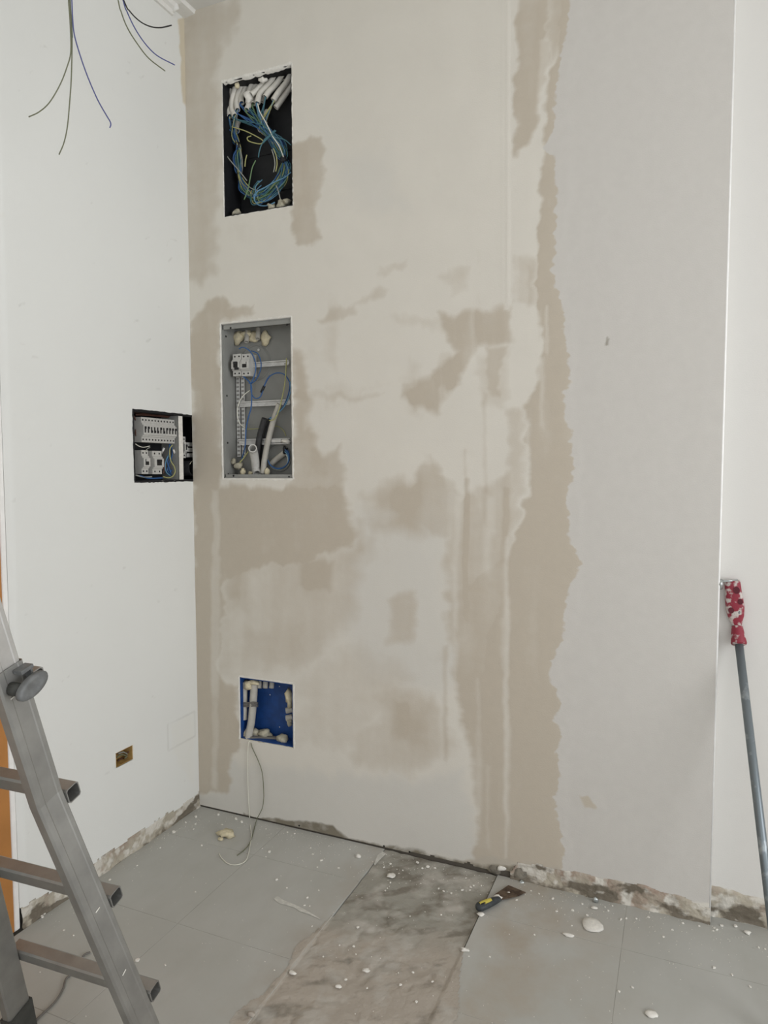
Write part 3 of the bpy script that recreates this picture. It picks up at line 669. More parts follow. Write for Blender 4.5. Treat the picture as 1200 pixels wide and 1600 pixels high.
for lab, P, c, r in [('green wire knotted around the right hank in the highest box', [(600, 735), (530, 800), (480, 850), (500, 810), (560, 780), (600, 800), (680, 820), (740, 870)], 'w_teal', .0022),
                     ('teal wire tail hanging below the knot in the highest box', [(590, 730), (520, 800), (470, 860), (445, 930), (438, 985)], 'w_teal', .0022),
                     ('yellow green wire looping from the left conduits across the highest box', [(190, 700), (260, 720), (330, 745), (420, 790), (480, 830), (460, 858), (400, 850), (345, 830), (335, 800), (370, 785)], 'w_yellow', .0021),
                     ('pale wire hanging along the left edge of the highest box', [(135, 680), (100, 760), (100, 860), (140, 960), (200, 1040), (270, 1120), (330, 1200)], 'w_grey', .0022),
                     ('white wire leaving the middle conduit of the highest box', [(430, 485), (450, 560), (500, 650), (545, 740), (570, 790), (630, 880), (670, 980)], 'w_white', .0022),
                     ('pale green wire end pointing down at the lower left of the highest box', [(412, 1010), (380, 1080), (360, 1180), (340, 1280), (305, 1375)], 'w_green', .0022),
                     ('grey wire drooping to the rubble in the highest box', [(600, 1240), (620, 1290), (640, 1370)], 'w_grey', .002),
                     ('blue wire looping low to the right edge of the highest box', [(740, 1120), (680, 1170), (590, 1210), (500, 1260), (430, 1300), (400, 1370), (440, 1425), (520, 1430), (590, 1400)], 'w_lblue', .0022),
                     ('yellow wire end at the inner side of the right hank', [(575, 900), (600, 960), (610, 1040), (598, 1115)], 'w_yellow', .0021),
                     ('grey wire end at the inner side of the right hank', [(560, 910), (582, 980), (590, 1050), (578, 1120)], 'w_grey', .0021),
                     ('striped wire end standing beside the left hank', [(330, 960), (318, 1010), (312, 1070)], 'w_yellow', .0021)]:
    q = MB(); q.tube(spline([ub(x, y, .022) for x, y in P], 6), r, 6); tag(obj('loose_wire', q, M[c]), lab, 'wire')

# ------------------------------------------------------------------ grey distribution enclosure
def mp(x, y, d): return bk(330+x/5.52, 480+y/5.517, d)
db = thing('distribution_box', 'tall open grey metal enclosure in the middle of the skimmed wall', 'electrical enclosure', ((HM[0]+HM[1])/2, .03, HM[2]))
q, hh = shell(HM, .095, fB); obj('side_walls', q, M['panel'], db)
q = MB(); q.box((hh[0], .093, hh[2]), (hh[1], .097, hh[3])); bp_ = obj('back_panel', q, M['panel'], db)
q = MB(); cx = mp(385, 480, .092); n = 32
ring = [(.062, .0005), (.0645, -.006), (.0665, -.006), (.069, .0005)]
vs = [(cx[0]+r*math.cos(2*math.pi*k/n), .0935+d, cx[2]+r*1.05*math.sin(2*math.pi*k/n)) for r, d in ring for k in range(n)]
q.add(vs, [(i*n+k, i*n+(k+1) % n, (i+1)*n+(k+1) % n, (i+1)*n+k) for i in range(3) for k in range(n)], True); obj('knockout_ring', q, M['panel'], bp_)
q = MB(); cx = mp(590, 1300, .092)
vs = [(cx[0]+r*.8*math.cos(2*math.pi*k/n), .0935+d, cx[2]+r*.8*math.sin(2*math.pi*k/n)) for r, d in ring for k in range(n)]
q.add(vs, [(i*n+k, i*n+(k+1) % n, (i+1)*n+(k+1) % n, (i+1)*n+k) for i in range(3) for k in range(n)], True); obj('knockout_ring', q, M['panel'], bp_)
q = MB()
q.box((hh[0]+.003, .004, hh[3]-.020), (hh[1]-.003, .0065, hh[3]-.003)); obj('front_flange', q, M['panel'], db)
q = MB(); q.box((hh[0]+.003, .004, hh[2]+.003), (hh[1]-.003, .0065, hh[2]+.014)); obj('front_flange', q, M['panel'], db)
q = MB(); q.box((hh[0]+.003, .004, hh[2]+.003), (hh[0]+.007, .03, hh[3]-.003)); obj('front_flange', q, M['panel'], db)
for x, y in [(168, 180), (655, 150), (193, 1453), (672, 1465)]:
    q = MB(); q.disc(mp(x, y, .004), (0, -1, 0), .0042, .0012, 10); obj('screw', q, M['screw'], db)
for y in (253, 765, 1170, 1440):
    p = mp(113, y, .02); p[0] = hh[0]+.0071; q = MB(); q.disc(p, (1, 0, 0), .0042, .001, 10); obj('screw', q, M['screw'], db)
rim('plaster_lip', HM, oB, db, M['lip'], 15, .011, .0042, 'tblr', 1.0, .002)
def rail(x0, x1, y0, y1, d=.07):
    a, c = mp(x0, y1, d), mp(x1, y0, d); q = MB()
    t = .0012; zm = (c[2]-a[2])
    q.box((a[0], d, a[2]+zm*.22), (c[0], d+t, c[2]-zm*.22)); q.box((a[0], d-.006, a[2]), (c[0], d-.006+t, a[2]+zm*.22)); q.box((a[0], d-.006, c[2]-zm*.22), (c[0], d-.006+t, c[2]))
    q.box((a[0], d-.006, a[2]+zm*.2), (c[0], d+t, a[2]+zm*.22)); q.box((a[0], d-.006, c[2]-zm*.22), (c[0], d+t, c[2]-zm*.2))
    r = obj('mounting_rail', q, M['rail'], db)
    q = MB(); e = mp(x1-35, (y0+y1)/2, d); q.disc(e+np.array([0, -.0005, 0]), (0, -1, 0), .0035, .001, 8); obj('rail_screw', q, M['screw'], r)
rail(250, 672, 455, 530); rail(250, 682, 795, 862); rail(240, 682, 1128, 1188)
for x0, x1 in ((222, 246), (264, 286)):
    a, c = mp(x0, 1290, .082), mp(x1, 600, .082); q = MB(); q.box((a[0], .082, a[2]), (c[0], .0832, c[2])); q.box((a[0], .082, a[2]), (a[0]+.0012, .093, c[2]))
    r = obj('upright_strip', q, M['rail'], db); q = MB()
    for k in range(20):
        z = a[2]+(c[2]-a[2])*(k+.5)/20; q.box((a[0]+.0035, .0814, z-.0022), (c[0]-.0035, .0821, z+.0022))
    obj('slot', q, M['strap'], r)
q = MB(); q.disc(mp(410, 368, .09), (0, -1, 0), .005, .002, 12); obj('stud', q, M['rail'], bp_)

def breaker(loc, wd, poles, label, kind, up=True, h=.086, name='circuit_breaker', group=None, two=False):
    """rail-mounted breaker, front towards -Y, origin at its base centre on the rail"""
    t = thing(name, label, 'circuit breaker', loc, group); L0 = np.array(loc)
    w2 = wd/2-.0004; prof = [(0, 0), (-.044, 0), (-.044, .020), (-.049, .021), (-.049, .026), (-.055, .027), (-.055, h-.029), (-.049, h-.028), (-.049, h-.022), (-.044, h-.021), (-.044, h), (0, h)]
    q = MB(); n = len(prof); vs = [(L0[0]-w2, L0[1]+d, L0[2]+z) for d, z in prof]+[(L0[0]+w2, L0[1]+d, L0[2]+z) for d, z in prof]
    q.add(vs, [(i, (i+1) % n, n+(i+1) % n, n+i) for i in range(n)]+[tuple(range(n))[::-1], tuple(range(n, 2*n))]); obj('body', q, M['brk'], t)
    for k in range(poles):
        x = L0[0]-w2+2*w2*(k+.5)/poles
        for z in (.010, h-.010):
            q = MB(); q.disc((x, L0[1]-.0438, L0[2]+z), (0, -1, 0), .0036, .0008, 8); obj('terminal', q, M['screw'], t)
    q = MB(); zc = L0[2]+h/2
    ww = w2*.36 if poles == 1 else w2*.5
    q.box((L0[0]-ww, L0[1]-.0562, zc-.011), (L0[0]+ww, L0[1]-.0551, zc+.011)); obj('toggle_slot', q, M['screw'], t)
    zt = zc+(.004 if up else -.009); q = MB(); q.obox((L0[0], L0[1]-.0578, zt+.003), [(1, 0, 0), (0, 1, 0), (0, 0, 1)], (ww*.8, .0022, .0045)); obj('toggle', q, M['brk'] if kind == 'w' else M['toggle'], t)
    return t
p = mp(217, 592, .035); c1 = breaker((p[0], .085, p[2]), .040, 2, 'left of the two white breakers on the grey enclosure top rail', 'k')
p = mp(292, 592, .035); c2 = breaker((p[0]+.001, .085, p[2]), .040, 2, 'right of the two white breakers on the grey enclosure top rail', 'w')
q = MB(); a = mp(215, 535, .029); q.box((a[0]-.008, .0285, a[2]-.002), (a[0]+.012, .0297, a[2]+.007)); obj('test_button', q, M['toggle'], c1)
for x, y, r, s, lab, m_ in [(232, 262, (.030, .012, .024), 41, 'round cream foam blob at upper left inside the grey enclosure', 'foam'), (300, 232, (.030, .010, .012), 42, 'flat cream foam smear beside the round blob in the grey enclosure', 'foam'), (368, 262, (.024, .010, .022), 43, 'middle cream foam lump near the top of the grey enclosure', 'foam'), (470, 262, (.026, .010, .026), 44, 'right cream foam lump near the top of the grey enclosure', 'foam')]:
    q = MB(); q.blob(mp(x, y, .085), r, s, .3); tag(obj('foam_lump', q, M[m_]), lab, 'foam lump')
for x, y, lab in [(308, 262, 'short grey conduit stub left in the foam at the enclosure top'), (405, 235, 'short grey conduit stub right in the foam at the enclosure top')]:
    q = MB(); q.tube([mp(x, y-50, .088), mp(x, y, .076), mp(x-4, y+38, .068)], .0095, 10, inner=.8); tag(obj('conduit', q, M['conduit']), lab, 'conduit')
def mwire(lab, P, c, r=.0021, d=.04):
    pts = [mp(x, y, (P2[0] if (P2 := z) else d)) for x, y, *z in P]
    q = MB(); q.tube(spline(pts, 6), r, 6); tag(obj('loose_wire', q, M[c]), lab, 'wire')
mwire('blue wire arching over the white breakers in the grey enclosure', [(240, 360), (275, 345), (330, 375), (365, 430), (385, 510), (372, 590), (345, 650), (325, 655)], 'w_blue', .0023, .025)
mwire('second blue wire bowing right of the white breakers in the grey enclosure', [(345, 375), (400, 400), (428, 470), (425, 540), (390, 620), (345, 660)], 'w_blue', .0022, .05)
mwire('blue wire running from the breakers down the left of the grey enclosure', [(270, 590), (340, 660), (348, 740), (345, 860), (318, 960), (300, 1060), (292, 1200), (262, 1315)], 'w_blue', .0026, .045)
mwire('blue wire looping up to the right side of the grey enclosure', [(340, 660), (348, 745), (380, 785), (425, 770), (455, 690), (490, 610), (560, 568), (630, 580), (675, 650), (668, 740), (620, 860), (560, 920), (500, 962)], 'w_blue', .0023, .045)
mwire('pale blue wire on the right of the grey enclosure entering the conduit', [(680, 640), (686, 720), (660, 800), (620, 870), (560, 925), (505, 965)], 'w_lblue', .0022, .04)
mwire('yellowish wire hanging from the top rail of the grey enclosure', [(650, 440), (645, 540), (635, 660), (605, 810), (580, 900), (545, 965), (500, 978)], 'w_yellow', .0023, .03)
mwire('thin pale wire bowing at the left of the grey enclosure', [(335, 715), (270, 770), (232, 850), (226, 930), (245, 1000), (292, 1040)], 'w_white', .0018, .05)
mwire('thin yellow wire arching behind the grey conduit of the enclosure', [(300, 1050), (390, 1048), (500, 1040), (565, 1025), (620, 1060), (645, 1110)], 'w_yellow', .0016, .08)
mwire('yellow wire end poking out at the lower left of the enclosure', [(320, 1245), (280, 1300), (245, 1340)], 'w_yellow', .0024, .03)
mwire('dark wire joint hanging right of centre in the grey enclosure', [(505, 590), (470, 650), (450, 700), (430, 760)], 'w_indigo', .0028, .048)
q = MB(); q.tube([mp(458, 680, .046), mp(432, 735, .046)], .0055, 8); tag(obj('tape_wrap', q, M['tape']), 'black tape wrapped on the blue wire in the grey enclosure', 'tape')
for k, (r, dy) in enumerate([(88, 0), (82, 10), (92, -8), (78, 18)]):
    P = [(580+r*math.cos(a)*1.05, 1300+dy+r*math.sin(a)*1.05) for a in np.linspace(-.9, 2.9, 12)]
    mwire('blue wire coiled at the lower right of the grey enclosure', P, ['w_blue', 'w_lblue', 'w_blue', 'w_white'][k], .0024, .05+.006*k)
for o in list(bpy.data.objects):
    if o.get('label', '').startswith('blue wire coiled'): o['group'] = 'coil in the grey enclosure'
LB = [o for o in bpy.data.objects if o.get('group') == 'coil in the grey enclosure']
for o, s in zip(LB, ['outer blue wire', 'pale blue wire', 'widest blue wire', 'white wire']): o['label'] = s+' of the coil at the lower right of the grey enclosure'
def pipe(lab, P, r, m_, name='conduit', inner=.8, n=14):
    q = MB(); q.tube(spline([mp(x, y, d) for x, y, d in P], 6), r, n, inner=inner); tag(obj(name, q, M[m_]), lab, 'conduit')
pipe('wide pale pipe with round open end at the bottom of the grey enclosure', [(394, 1432, .04), (386, 1390, .050), (378, 1320, .036), (364, 1240, .010), (357, 1216, -.012)], .0165, 'brk', 'pipe', .76, 20)
pipe('long grey conduit rising to the middle rail of the enclosure', [(447, 1432, .05), (462, 1300, .05), (492, 1150, .05), (535, 985, .048), (588, 835, .045)], .0112, 'conduit')
pipe('left of the two black conduits leaning in the grey enclosure', [(395, 1420, .062), (402, 1250, .06), (420, 1110, .055), (462, 960, .045)], .0125, 'blackpipe')
pipe('right of the two black conduits leaning in the grey enclosure', [(436, 1400, .083), (455, 1200, .081), (478, 1090, .079), (512, 965, .076)], .0105, 'blackpipe')
pipe('short grey conduit slanting at the lower right of the grey enclosure', [(520, 1350, .08), (575, 1300, .075), (640, 1252, .07)], .0115, 'conduit')
q = MB(); q.blob(mp(640, 1235, .062), (.010, .010, .016), 47, .3); tag(obj('tape_wrap', q, M['tape']), 'black tape at the end of the slanting conduit in the enclosure', 'tape')
for x, y, r, s, lab, m_ in [(190, 1330, (.012, .010, .012), 51, 'small pale lump at lower left of the grey enclosure', 'foam_grey'), (235, 1365, (.020, .014, .014), 52, 'jagged grey lump at lower left of the grey enclosure', 'foam_grey'), (275, 1415, (.010, .012, .014), 53, 'cream lump at the foot of the grey enclosure', 'foam'), (345, 1432, (.012, .012, .009), 54, 'low cream lump beside the pale pipe in the enclosure', 'foam'), (485, 1420, (.008, .010, .016), 55, 'thin cream lump right of the long grey conduit', 'foam')]:
    q = MB(); q.blob(mp(x, y, .05), r, s, .35); tag(obj('foam_lump', q, M[m_]), lab, 'foam lump')
q = MB(); a = mp(560, 1150, .06); q.box((a[0]-.02, .055, a[2]-.008), (a[0]+.025, .066, a[2]+.006), .002); tag(obj('terminal_block', q, M['rail']), 'small metal terminal block on the lowest rail of the enclosure', 'terminal block')
q = MB(); q.blob(mp(650, 1155, .058), (.016, .010, .010), 57, .4); tag(obj('foam_lump', q, M['chip']), 'white plaster lump on the lowest rail of the enclosure', 'plaster lump')

# ------------------------------------------------------------------ breaker box in the left wall
def lp(x, y, d): return lf(195+x/10, 620+y/10, d)
bb = thing('breaker_box', 'dark recessed breaker box in the white left wall beside the corner', 'breaker box', (-.03, (HB[0]+HB[1])/2, HB[2]))
q, hh = shell((HB[0], .085, HB[2], HB[3]), .09, fL); obj('side_walls', q, M['blackbox'], bb)
q = MB(); q.box((-.092, hh[0], hh[2]), (-.088, hh[1], hh[3])); obj('back_panel', q, M['blackbox'], bb)
a, c = lp(845, 1250, .006), lp(884, 320, .006)
q = MB(); q.box((-.088, a[1], hh[2]+.003), (-.004, c[1]-.006, hh[3]-.003)); dv = obj('divider', q, M['panel'], bb)
q = MB(); q.box((-.006, a[1], hh[2]+.002), (-.002, c[1]+.001, hh[3]-.004)); obj('divider_edge', q, M['chip'], dv)
q = MB(); q.box((-.06, hh[0]+.004, hh[2]+.11), (-.058, hh[0]+.05, hh[3]-.01)); obj('inner_plate', q, M['strap'], bb)
rim('broken_rim', HB, oL, bb, M['blackbox'], 25, .006, .002, 'tbl'); rim('plaster_lip', (HB[0], -.06, HB[2], HB[3]), oL, bb, M['chip'], 26, .007, .0015, 'b', .4)
ROT = math.radians(90)
def lbreak(y, z, dep, *a, **k):
    t = breaker((0, 0, 0), *a, **k); t.rotation_euler = (0, 0, ROT); t.location = (-dep, y, z); return t
ups = [1, 1, 0, 0, 0, 1, 0, 1, 1, 1, 1]; yA = lp(262, 720, .018)[1]; yB = lp(782, 720, .018)[1]; zA = lp(500, 718, .018)[2]; pw = (yB-yA)/11
mk_ = {}
for k, s in enumerate(ups):
    lab = '%s of eleven slim white breakers in left wall box, toggle %s' % (['leftmost', 'second from the left', 'third from the left', 'fourth from the left', 'fifth from the left', 'middle one', 'fifth from the right', 'fourth from the right', 'third from the right', 'second from the right', 'rightmost'][k], 'raised' if s else 'lowered')
    loc = (-.062, yA+pw*(k+.5), zA)
    if s not in mk_: mk_[s] = lbreak(loc[1], loc[2], .062, pw, 1, lab, 'k', up=bool(s), h=.092, group='upper row of slim breakers')
    else: copy_tree(mk_[s], loc, None, lab)
p = lp(318, 1205, .024); lbreak(p[1], p[2], .068, .036, 2, 'double white breaker at the lower left of the left wall box', 'w', h=.088)
p = lp(508, 1208, .024); b2 = lbreak(p[1], p[2], .068, .052, 2, 'wide white breaker right of the double one in the left wall box', 'k', h=.088)
p = lp(950, 955, .02); lbreak(p[1], p[2], .070, .0175, 1, 'single white breaker right of the divider in the left wall box', 'k', h=.085)
for k, y in enumerate((735, 820, 905)):
    a = lp(990, y, .025); q = MB(); q.box((-.06, a[1]-.004, a[2]-.010), (-.025, a[1]+.030, a[2]+.006), .0015)
    tag(obj('terminal_block', q, M['brk_b']), ['upper', 'middle', 'lower'][k]+' of three grey terminal blocks beside the single breaker', 'terminal block')
q = MB(); pc = lp(985, 1115, .04); q.tube([pc+np.array([-.045, 0, 0]), pc+np.array([.005, 0, 0]), pc+np.array([.03, 0, 0])], .031, 24, inner=.93); pp = tag(obj('conduit', q, M['blackpipe']), 'wide black pipe end right of the divider in the left wall box', 'conduit')
q = MB(); q.tube([pc+np.array([.031, math.cos(a)*.030, math.sin(a)*.030]) for a in np.linspace(-.9, 2.6, 20)], .0012, 6); obj('pale_rim_arc', q, M['foam_grey'], pp)  # paler arc along part of the pipe rim
def lwire(lab, P, c, r=.0022, d=.03):
    q = MB(); q.tube(spline([lp(x, y, d) for x, y in P], 6), r, 6); tag(obj('loose_wire', q, M[c]), lab, 'wire')
lwire('yellow wire hanging right of the lower breakers in the left wall box', [(745, 750), (705, 810), (700, 900), (722, 1010), (770, 1090), (785, 1170), (750, 1240), (680, 1265), (600, 1250)], 'w_yellow', .0024, .018)
lwire('light blue wire loop beside the lower breakers in the left wall box', [(690, 900), (650, 980), (630, 1080), (650, 1180), (710, 1235)], 'w_lblue', .0024, .026)
lwire('blue wire hanging inside the loop of the left wall box', [(700, 740), (690, 880), (665, 1010), (690, 1110), (720, 1200)], 'w_blue', .003, .03)
lwire('second blue wire hanging inside the loop of the left wall box', [(720, 745), (740, 900), (690, 1040), (665, 1150), (730, 1220)], 'w_blue', .003, .036)
lwire('blue wire near the divider of the left wall box', [(790, 930), (760, 980), (800, 1050), (760, 1120), (700, 1180)], 'w_blue', .003, .04)
lwire('teal wire near the divider of the left wall box', [(740, 990), (800, 1020), (810, 1110), (780, 1200)], 'w_teal', .0024, .035)
lwire('white wire end crossing between the breaker rows', [(165, 735), (220, 770), (290, 788), (390, 770)], 'w_white', .0016, .02)
lwire('grey wire end below the white one between the breaker rows', [(395, 790), (350, 815), (310, 870)], 'w_grey', .0015, .025)
for k, (P, c) in enumerate([([(150, 240), (300, 262), (460, 270), (640, 300), (780, 300)], 'w_brown'), ([(170, 280), (320, 285), (500, 300), (680, 320)], 'w_brown'), ([(140, 300), (190, 420), (170, 560), (200, 690)], 'w_brown')]):
    lwire(['upper brown wire along the top of the left wall box', 'lower brown wire along the top of the left wall box', 'brown wire down the left side of the left wall box'][k], P, c, .0032, .045)
for k, (P, c) in enumerate([([(170, 1225), (300, 1255), (420, 1250)], 'w_grey'), ([(230, 1235), (400, 1275), (600, 1265)], 'w_blue'), ([(600, 1200), (615, 1100), (600, 980)], 'w_brown')]):
    lwire(['grey wire under the lower breakers of the left wall box', 'blue wire under the lower breakers of the left wall box', 'brown wire rising right of the lower breakers'][k], P, c, .003, .028)
q = MB(); q.tube([lp(615, 800, .02), lp(575, 880, .03)], .004, 8); tag(obj('wire_connector', q, M['rail']), 'pale wire connector above the wide breaker in the left wall box', 'connector')
q = MB(); q.tube([lp(760, 830, .02), lp(780, 900, .03)], .004, 8); tag(obj('wire_connector', q, M['chip']), 'white wire connector beside the divider in the left wall box', 'connector')

# ------------------------------------------------------------------ socket hole in the left wall
sb = thing('socket_box', 'small empty socket box low on the white left wall', 'socket box', (-.02, (HS[0]+HS[1])/2, HS[2]))
q, hh = shell(HS, .045, fL, .002); obj('side_walls', q, M['ochre'], sb)
q = MB(); q.box((-.047, hh[0], hh[2]), (-.044, hh[1], hh[3])); obj('back_panel', q, M['ochre'], sb)
q = MB(); q.disc((-.012, hh[1]-.012, (hh[2]+hh[3])/2+.002), (1, 0, 0), .004, .002, 8); obj('screw_lug', q, M['w_brown'], sb)
rim('plaster_lip', HS, oL, sb, M['chip'], 35, .004, .0012, 'tr')
def sp_(x, y, d): return lf(160+x/6.667, 1140+y/6.667, d)
for k, (P, c) in enumerate([([(150, 290), (200, 260), (250, 280), (230, 300)], 'w_dgreen'), ([(165, 250), (220, 235), (265, 265), (240, 290)], 'w_grey'), ([(160, 330), (200, 300), (250, 310), (270, 280)], 'w_brown')]):
    q = MB(); q.tube(spline([sp_(x, y, .02+.006*k) for x, y in P], 5), .0028, 6); tag(obj('loose_wire', q, M[c]), ['olive', 'grey', 'brown'][k]+' wire curled inside the small socket box', 'wire')
q = MB(); q.blob(sp_(185, 355, .02), (.010, .010, .004), 61, .3); tag(obj('plaster_crumb', q, M['foam_grey']), 'pale crumb on the bottom of the small socket box', 'plaster lump')

# ------------------------------------------------------------------ blue box low on the skimmed wall
def bpnt(x, y, d): return bk(350+x/9.23, 1040+y/9.23, d)
xb = thing('junction_box', 'square blue plastic box lowest on the skimmed wall', 'junction box', ((HL[0]+HL[1])/2, .03, HL[2]))
q, hh = shell(HL, .075, fB); obj('side_walls', q, M['bluebox'], xb)
q = MB(); q.box((hh[0], .073, hh[2]), (hh[1], .077, hh[3])); obj('back_panel', q, M['bluebox'], xb)
rim('plaster_lip', HL, oB, xb, M['lip'], 45, .011, .0040, 'tlr', 1.0, .001)
rim('plaster_lip', (HL[0], HL[1], HL[2], HL[3]), oB, xb, M['foam_grey'], 46, .004, .0015, 'b', .5)
for x, y in [(800, 300), (803, 885), (665, 420)]:
    q = MB(); q.disc(bpnt(x, y, .0735), (0, -1, 0), .0022, .001, 8); obj('screw', q, M['rail'], xb)
def bpipe(lab, P, r, m_='conduit', inner=.8):
    q = MB(); q.tube(spline([bpnt(x, y, d) for x, y, d in P], 6), r, 14, inner=inner); return tag(obj('conduit', q, M[m_]), lab, 'conduit')
bpipe('left vertical grey conduit cut short in the blue box', [(292, 230, .03), (292, 450, .03), (292, 650, .03), (290, 775, .028)], .0128)
bpipe('long grey conduit running down beside it in the blue box', [(435, 225, .034), (428, 420, .034), (415, 600, .032), (395, 800, .026), (365, 960, .02), (352, 1060, .014)], .0150)
q = MB()
for k in range(4):
    y = 535+k*19; q.tube([bpnt(240, y+5, .034), bpnt(262, y, .017), bpnt(330, y, .016), bpnt(368, y-3, .022), bpnt(420, y-8, .016), bpnt(470, y-4, .019), bpnt(490, y+3, .036)], .0021, 6)
tag(obj('tie_strap', q, M['strap']), 'dark grey tie wound round both conduits of the blue box', 'tie')
for k, (x, r) in enumerate([(515, .0095), (600, .0105), (690, .0095)]):
    bpipe(['left', 'middle', 'right'][k]+' of three short conduit stubs at the top of the blue box', [(x, 235, .05), (x, 270, .045), (x-6, 325, .038)], r)
for k, (x, y) in enumerate([(930, 640), (930, 750)]):
    bpipe(['upper', 'lower'][k]+' of two short conduit stubs at the right of the blue box', [(990, y-15, .05), (950, y, .046), (895, y+10, .04)], .0118)
bpipe('dark grey conduit lying along the bottom of the blue box', [(380, 1065, .012), (520, 1062, .03), (650, 1062, .04), (790, 1065, .05)], .0125, 'strap')
for x, y, d, r, s, m_, lab in [(345, 280, .02, (.017, .012, .020), 71, 'foam', 'cream foam lump at the top left of the blue box'), (430, 245, .02, (.024, .012, .010), 72, 'foam', 'flat cream foam lump at the top of the blue box'), (945, 470, .035, (.017, .018, .036), 73, 'foam', 'long cream foam lump at the right of the blue box'),
                           (950, 820, .04, (.010, .012, .016), 74, 'foam_grey', 'grey lump under the stubs at the right of the blue box'), (850, 1060, .035, (.024, .018, .024), 75, 'foam_grey', 'round greenish foam lump at lower right of the blue box'), (590, 975, .05, (.034, .018, .017), 76, 'foam_grey', 'flat grey lump behind the bottom conduit of the blue box'),
                           (290, 985, .03, (.018, .014, .026), 77, 'foam', 'cream lump at the lower left of the blue box'), (455, 985, .045, (.018, .012, .024), 78, 'foam_grey', 'grey lump right of the long conduit foot in the blue box')]:
    q = MB(); q.blob(bpnt(x, y, d), r, s, .32); tag(obj('foam_lump', q, M[m_]), lab, 'foam lump')
q = MB(); q.tube([bpnt(825, 1130, .01), bpnt(795, 1168, .0)], .0022, 6); tag(obj('loose_wire', q, M['w_white']), 'short white wire end at the lower right of the blue box', 'wire')
# two wires that hang from it to the floor
def c2(x, y): return 300+x/5.4545, 1240+y/5.4545
WP = [bpnt(392, 1085, .004), bk(388, 1163, -.006), bk(387, 1200, -.006), bk(388, 1240, -.006)]+[bk(*c2(488, 150), -.006), bk(*c2(492, 225), -.008)]
WF = [fl(*c2(x, y), .003) for x, y in [(500, 290), (506, 360), (496, 440), (480, 520), (455, 575), (400, 603), (340, 607), (290, 585), (250, 545), (232, 510)]]
q = MB(); q.tube(spline(WP+WF, 5), .0016, 6); tag(obj('hanging_wire', q, M['w_white']), 'white wire hanging from the blue box and curling on the floor', 'wire')
WP = [bpnt(385, 1080, .004), bk(394, 1168, -.006), bk(404, 1190, -.008), bk(410, 1210, -.01), bk(412, 1240, -.010), bk(411.5, 1252, -.012), bk(*c2(600, 120), -.012), bk(*c2(580, 165), -.014), bk(*c2(556, 210), -.016)]
WF = [fl(*c2(x, y), .003) for x, y in [(540, 260), (522, 330), (505, 390), (480, 440), (440, 485), (385, 526)]]
q = MB(); q.tube(spline(WP+WF, 5), .0016, 6); tag(obj('hanging_wire', q, M['w_dgreen']), 'dark grey wire hanging from the blue box to the floor', 'wire')

# ------------------------------------------------------------------ wires hanging from the ceiling
def at(x, y, d): return CAM+(FW*FOC+RT*(x-600)-UP*(y-800))/FOC*d
def cwire(lab, P, c, d, r=.0017, sw=0.0):
    P3 = [at(x/3.75, y/3.75, d+sw*k) for k, (x, y) in enumerate(P)]
    top = P3[0]; up = (P3[0]-P3[1]); up = up/np.linalg.norm(up); k = (ZC+.004-top[2])/max(.3, up[2]); first = np.array([top[0]+up[0]*k*.75, top[1]+up[1]*k*.75, ZC+.004])
    q = MB(); q.tube(spline([first, (first+top)/2+np.array([0, 0, 0])]+P3, 7), r, 6)
    tag(obj('ceiling_wire', q, M[c]), lab, 'wire', None)
cwire('leftmost grey wire hanging from the ceiling, bent to the left', [(400, -20), (410, 120), (415, 300), (390, 400), (350, 500), (290, 600), (230, 655), (168, 685)], 'w_dgreen', 1.86)
cwire('straight long olive wire hanging lowest from the ceiling', [(408, -20), (418, 120), (422, 250), (418, 450), (408, 600), (395, 740), (375, 835), (346, 906)], 'w_dgreen', 1.88)
cwire('blue wire hanging from the ceiling with a hooked end', [(420, -20), (425, 100), (435, 200), (465, 310), (510, 440), (570, 580), (620, 670), (645, 712), (649, 732), (643, 749)], 'w_indigo', 1.87)
cwire('teal wire hanging in the left ceiling bunch', [(410, -20), (414, 60), (420, 140), (424, 220)], 'w_teal', 1.885)
cwire('dark grey wire of the right ceiling bunch, curved most to the right', [(720, -10), (760, 65), (820, 125), (880, 155), (940, 162), (1006, 148)], 'w_black', 1.95, .0019)
cwire('blue wire of the right ceiling bunch, hanging to the right', [(718, -10), (745, 70), (790, 165), (850, 255), (920, 325), (1024, 381)], 'w_indigo', 1.95)
cwire('grey wire of the right ceiling bunch, hanging in front', [(690, -10), (710, 70), (745, 160), (800, 250), (870, 340), (967, 416)], 'w_dgreen', 1.94)

# ------------------------------------------------------------------ aluminium ladder
LA, LL, LWO, LFL, LW, LD, LH0, LSP = .0507, .2853, .1348, .1243, .0272, .0626, .2196, .268
LO = np.array([.5539, -1.145, 0.]); E1 = np.array([math.cos(LA), math.sin(LA), 0]); LN = np.array([math.sin(LA), -math.cos(LA), 0])
LT = np.array([0, 0, math.cos(LL)])+LN*math.sin(LL); NF = LN*math.cos(LL)-np.array([0, 0, 1])*math.sin(LL)
SBEND = .78
def LP(s, off, dep, sg=1, flip=False):
    W = LWO+LFL*max(0, SBEND-s); p = LO+E1*sg*(W-off)+LT*s-NF*dep
    if flip:                                                       # the other half of the A, mirrored about the hinge
        ph = LO+LT*STOP; d = p-ph; p = p-2*(d@LN)*LN
    return p
STOP = 1.98
lad = thing('step_ladder', 'worn aluminium folding ladder standing before the orange door casing', 'ladder', tuple(LO))
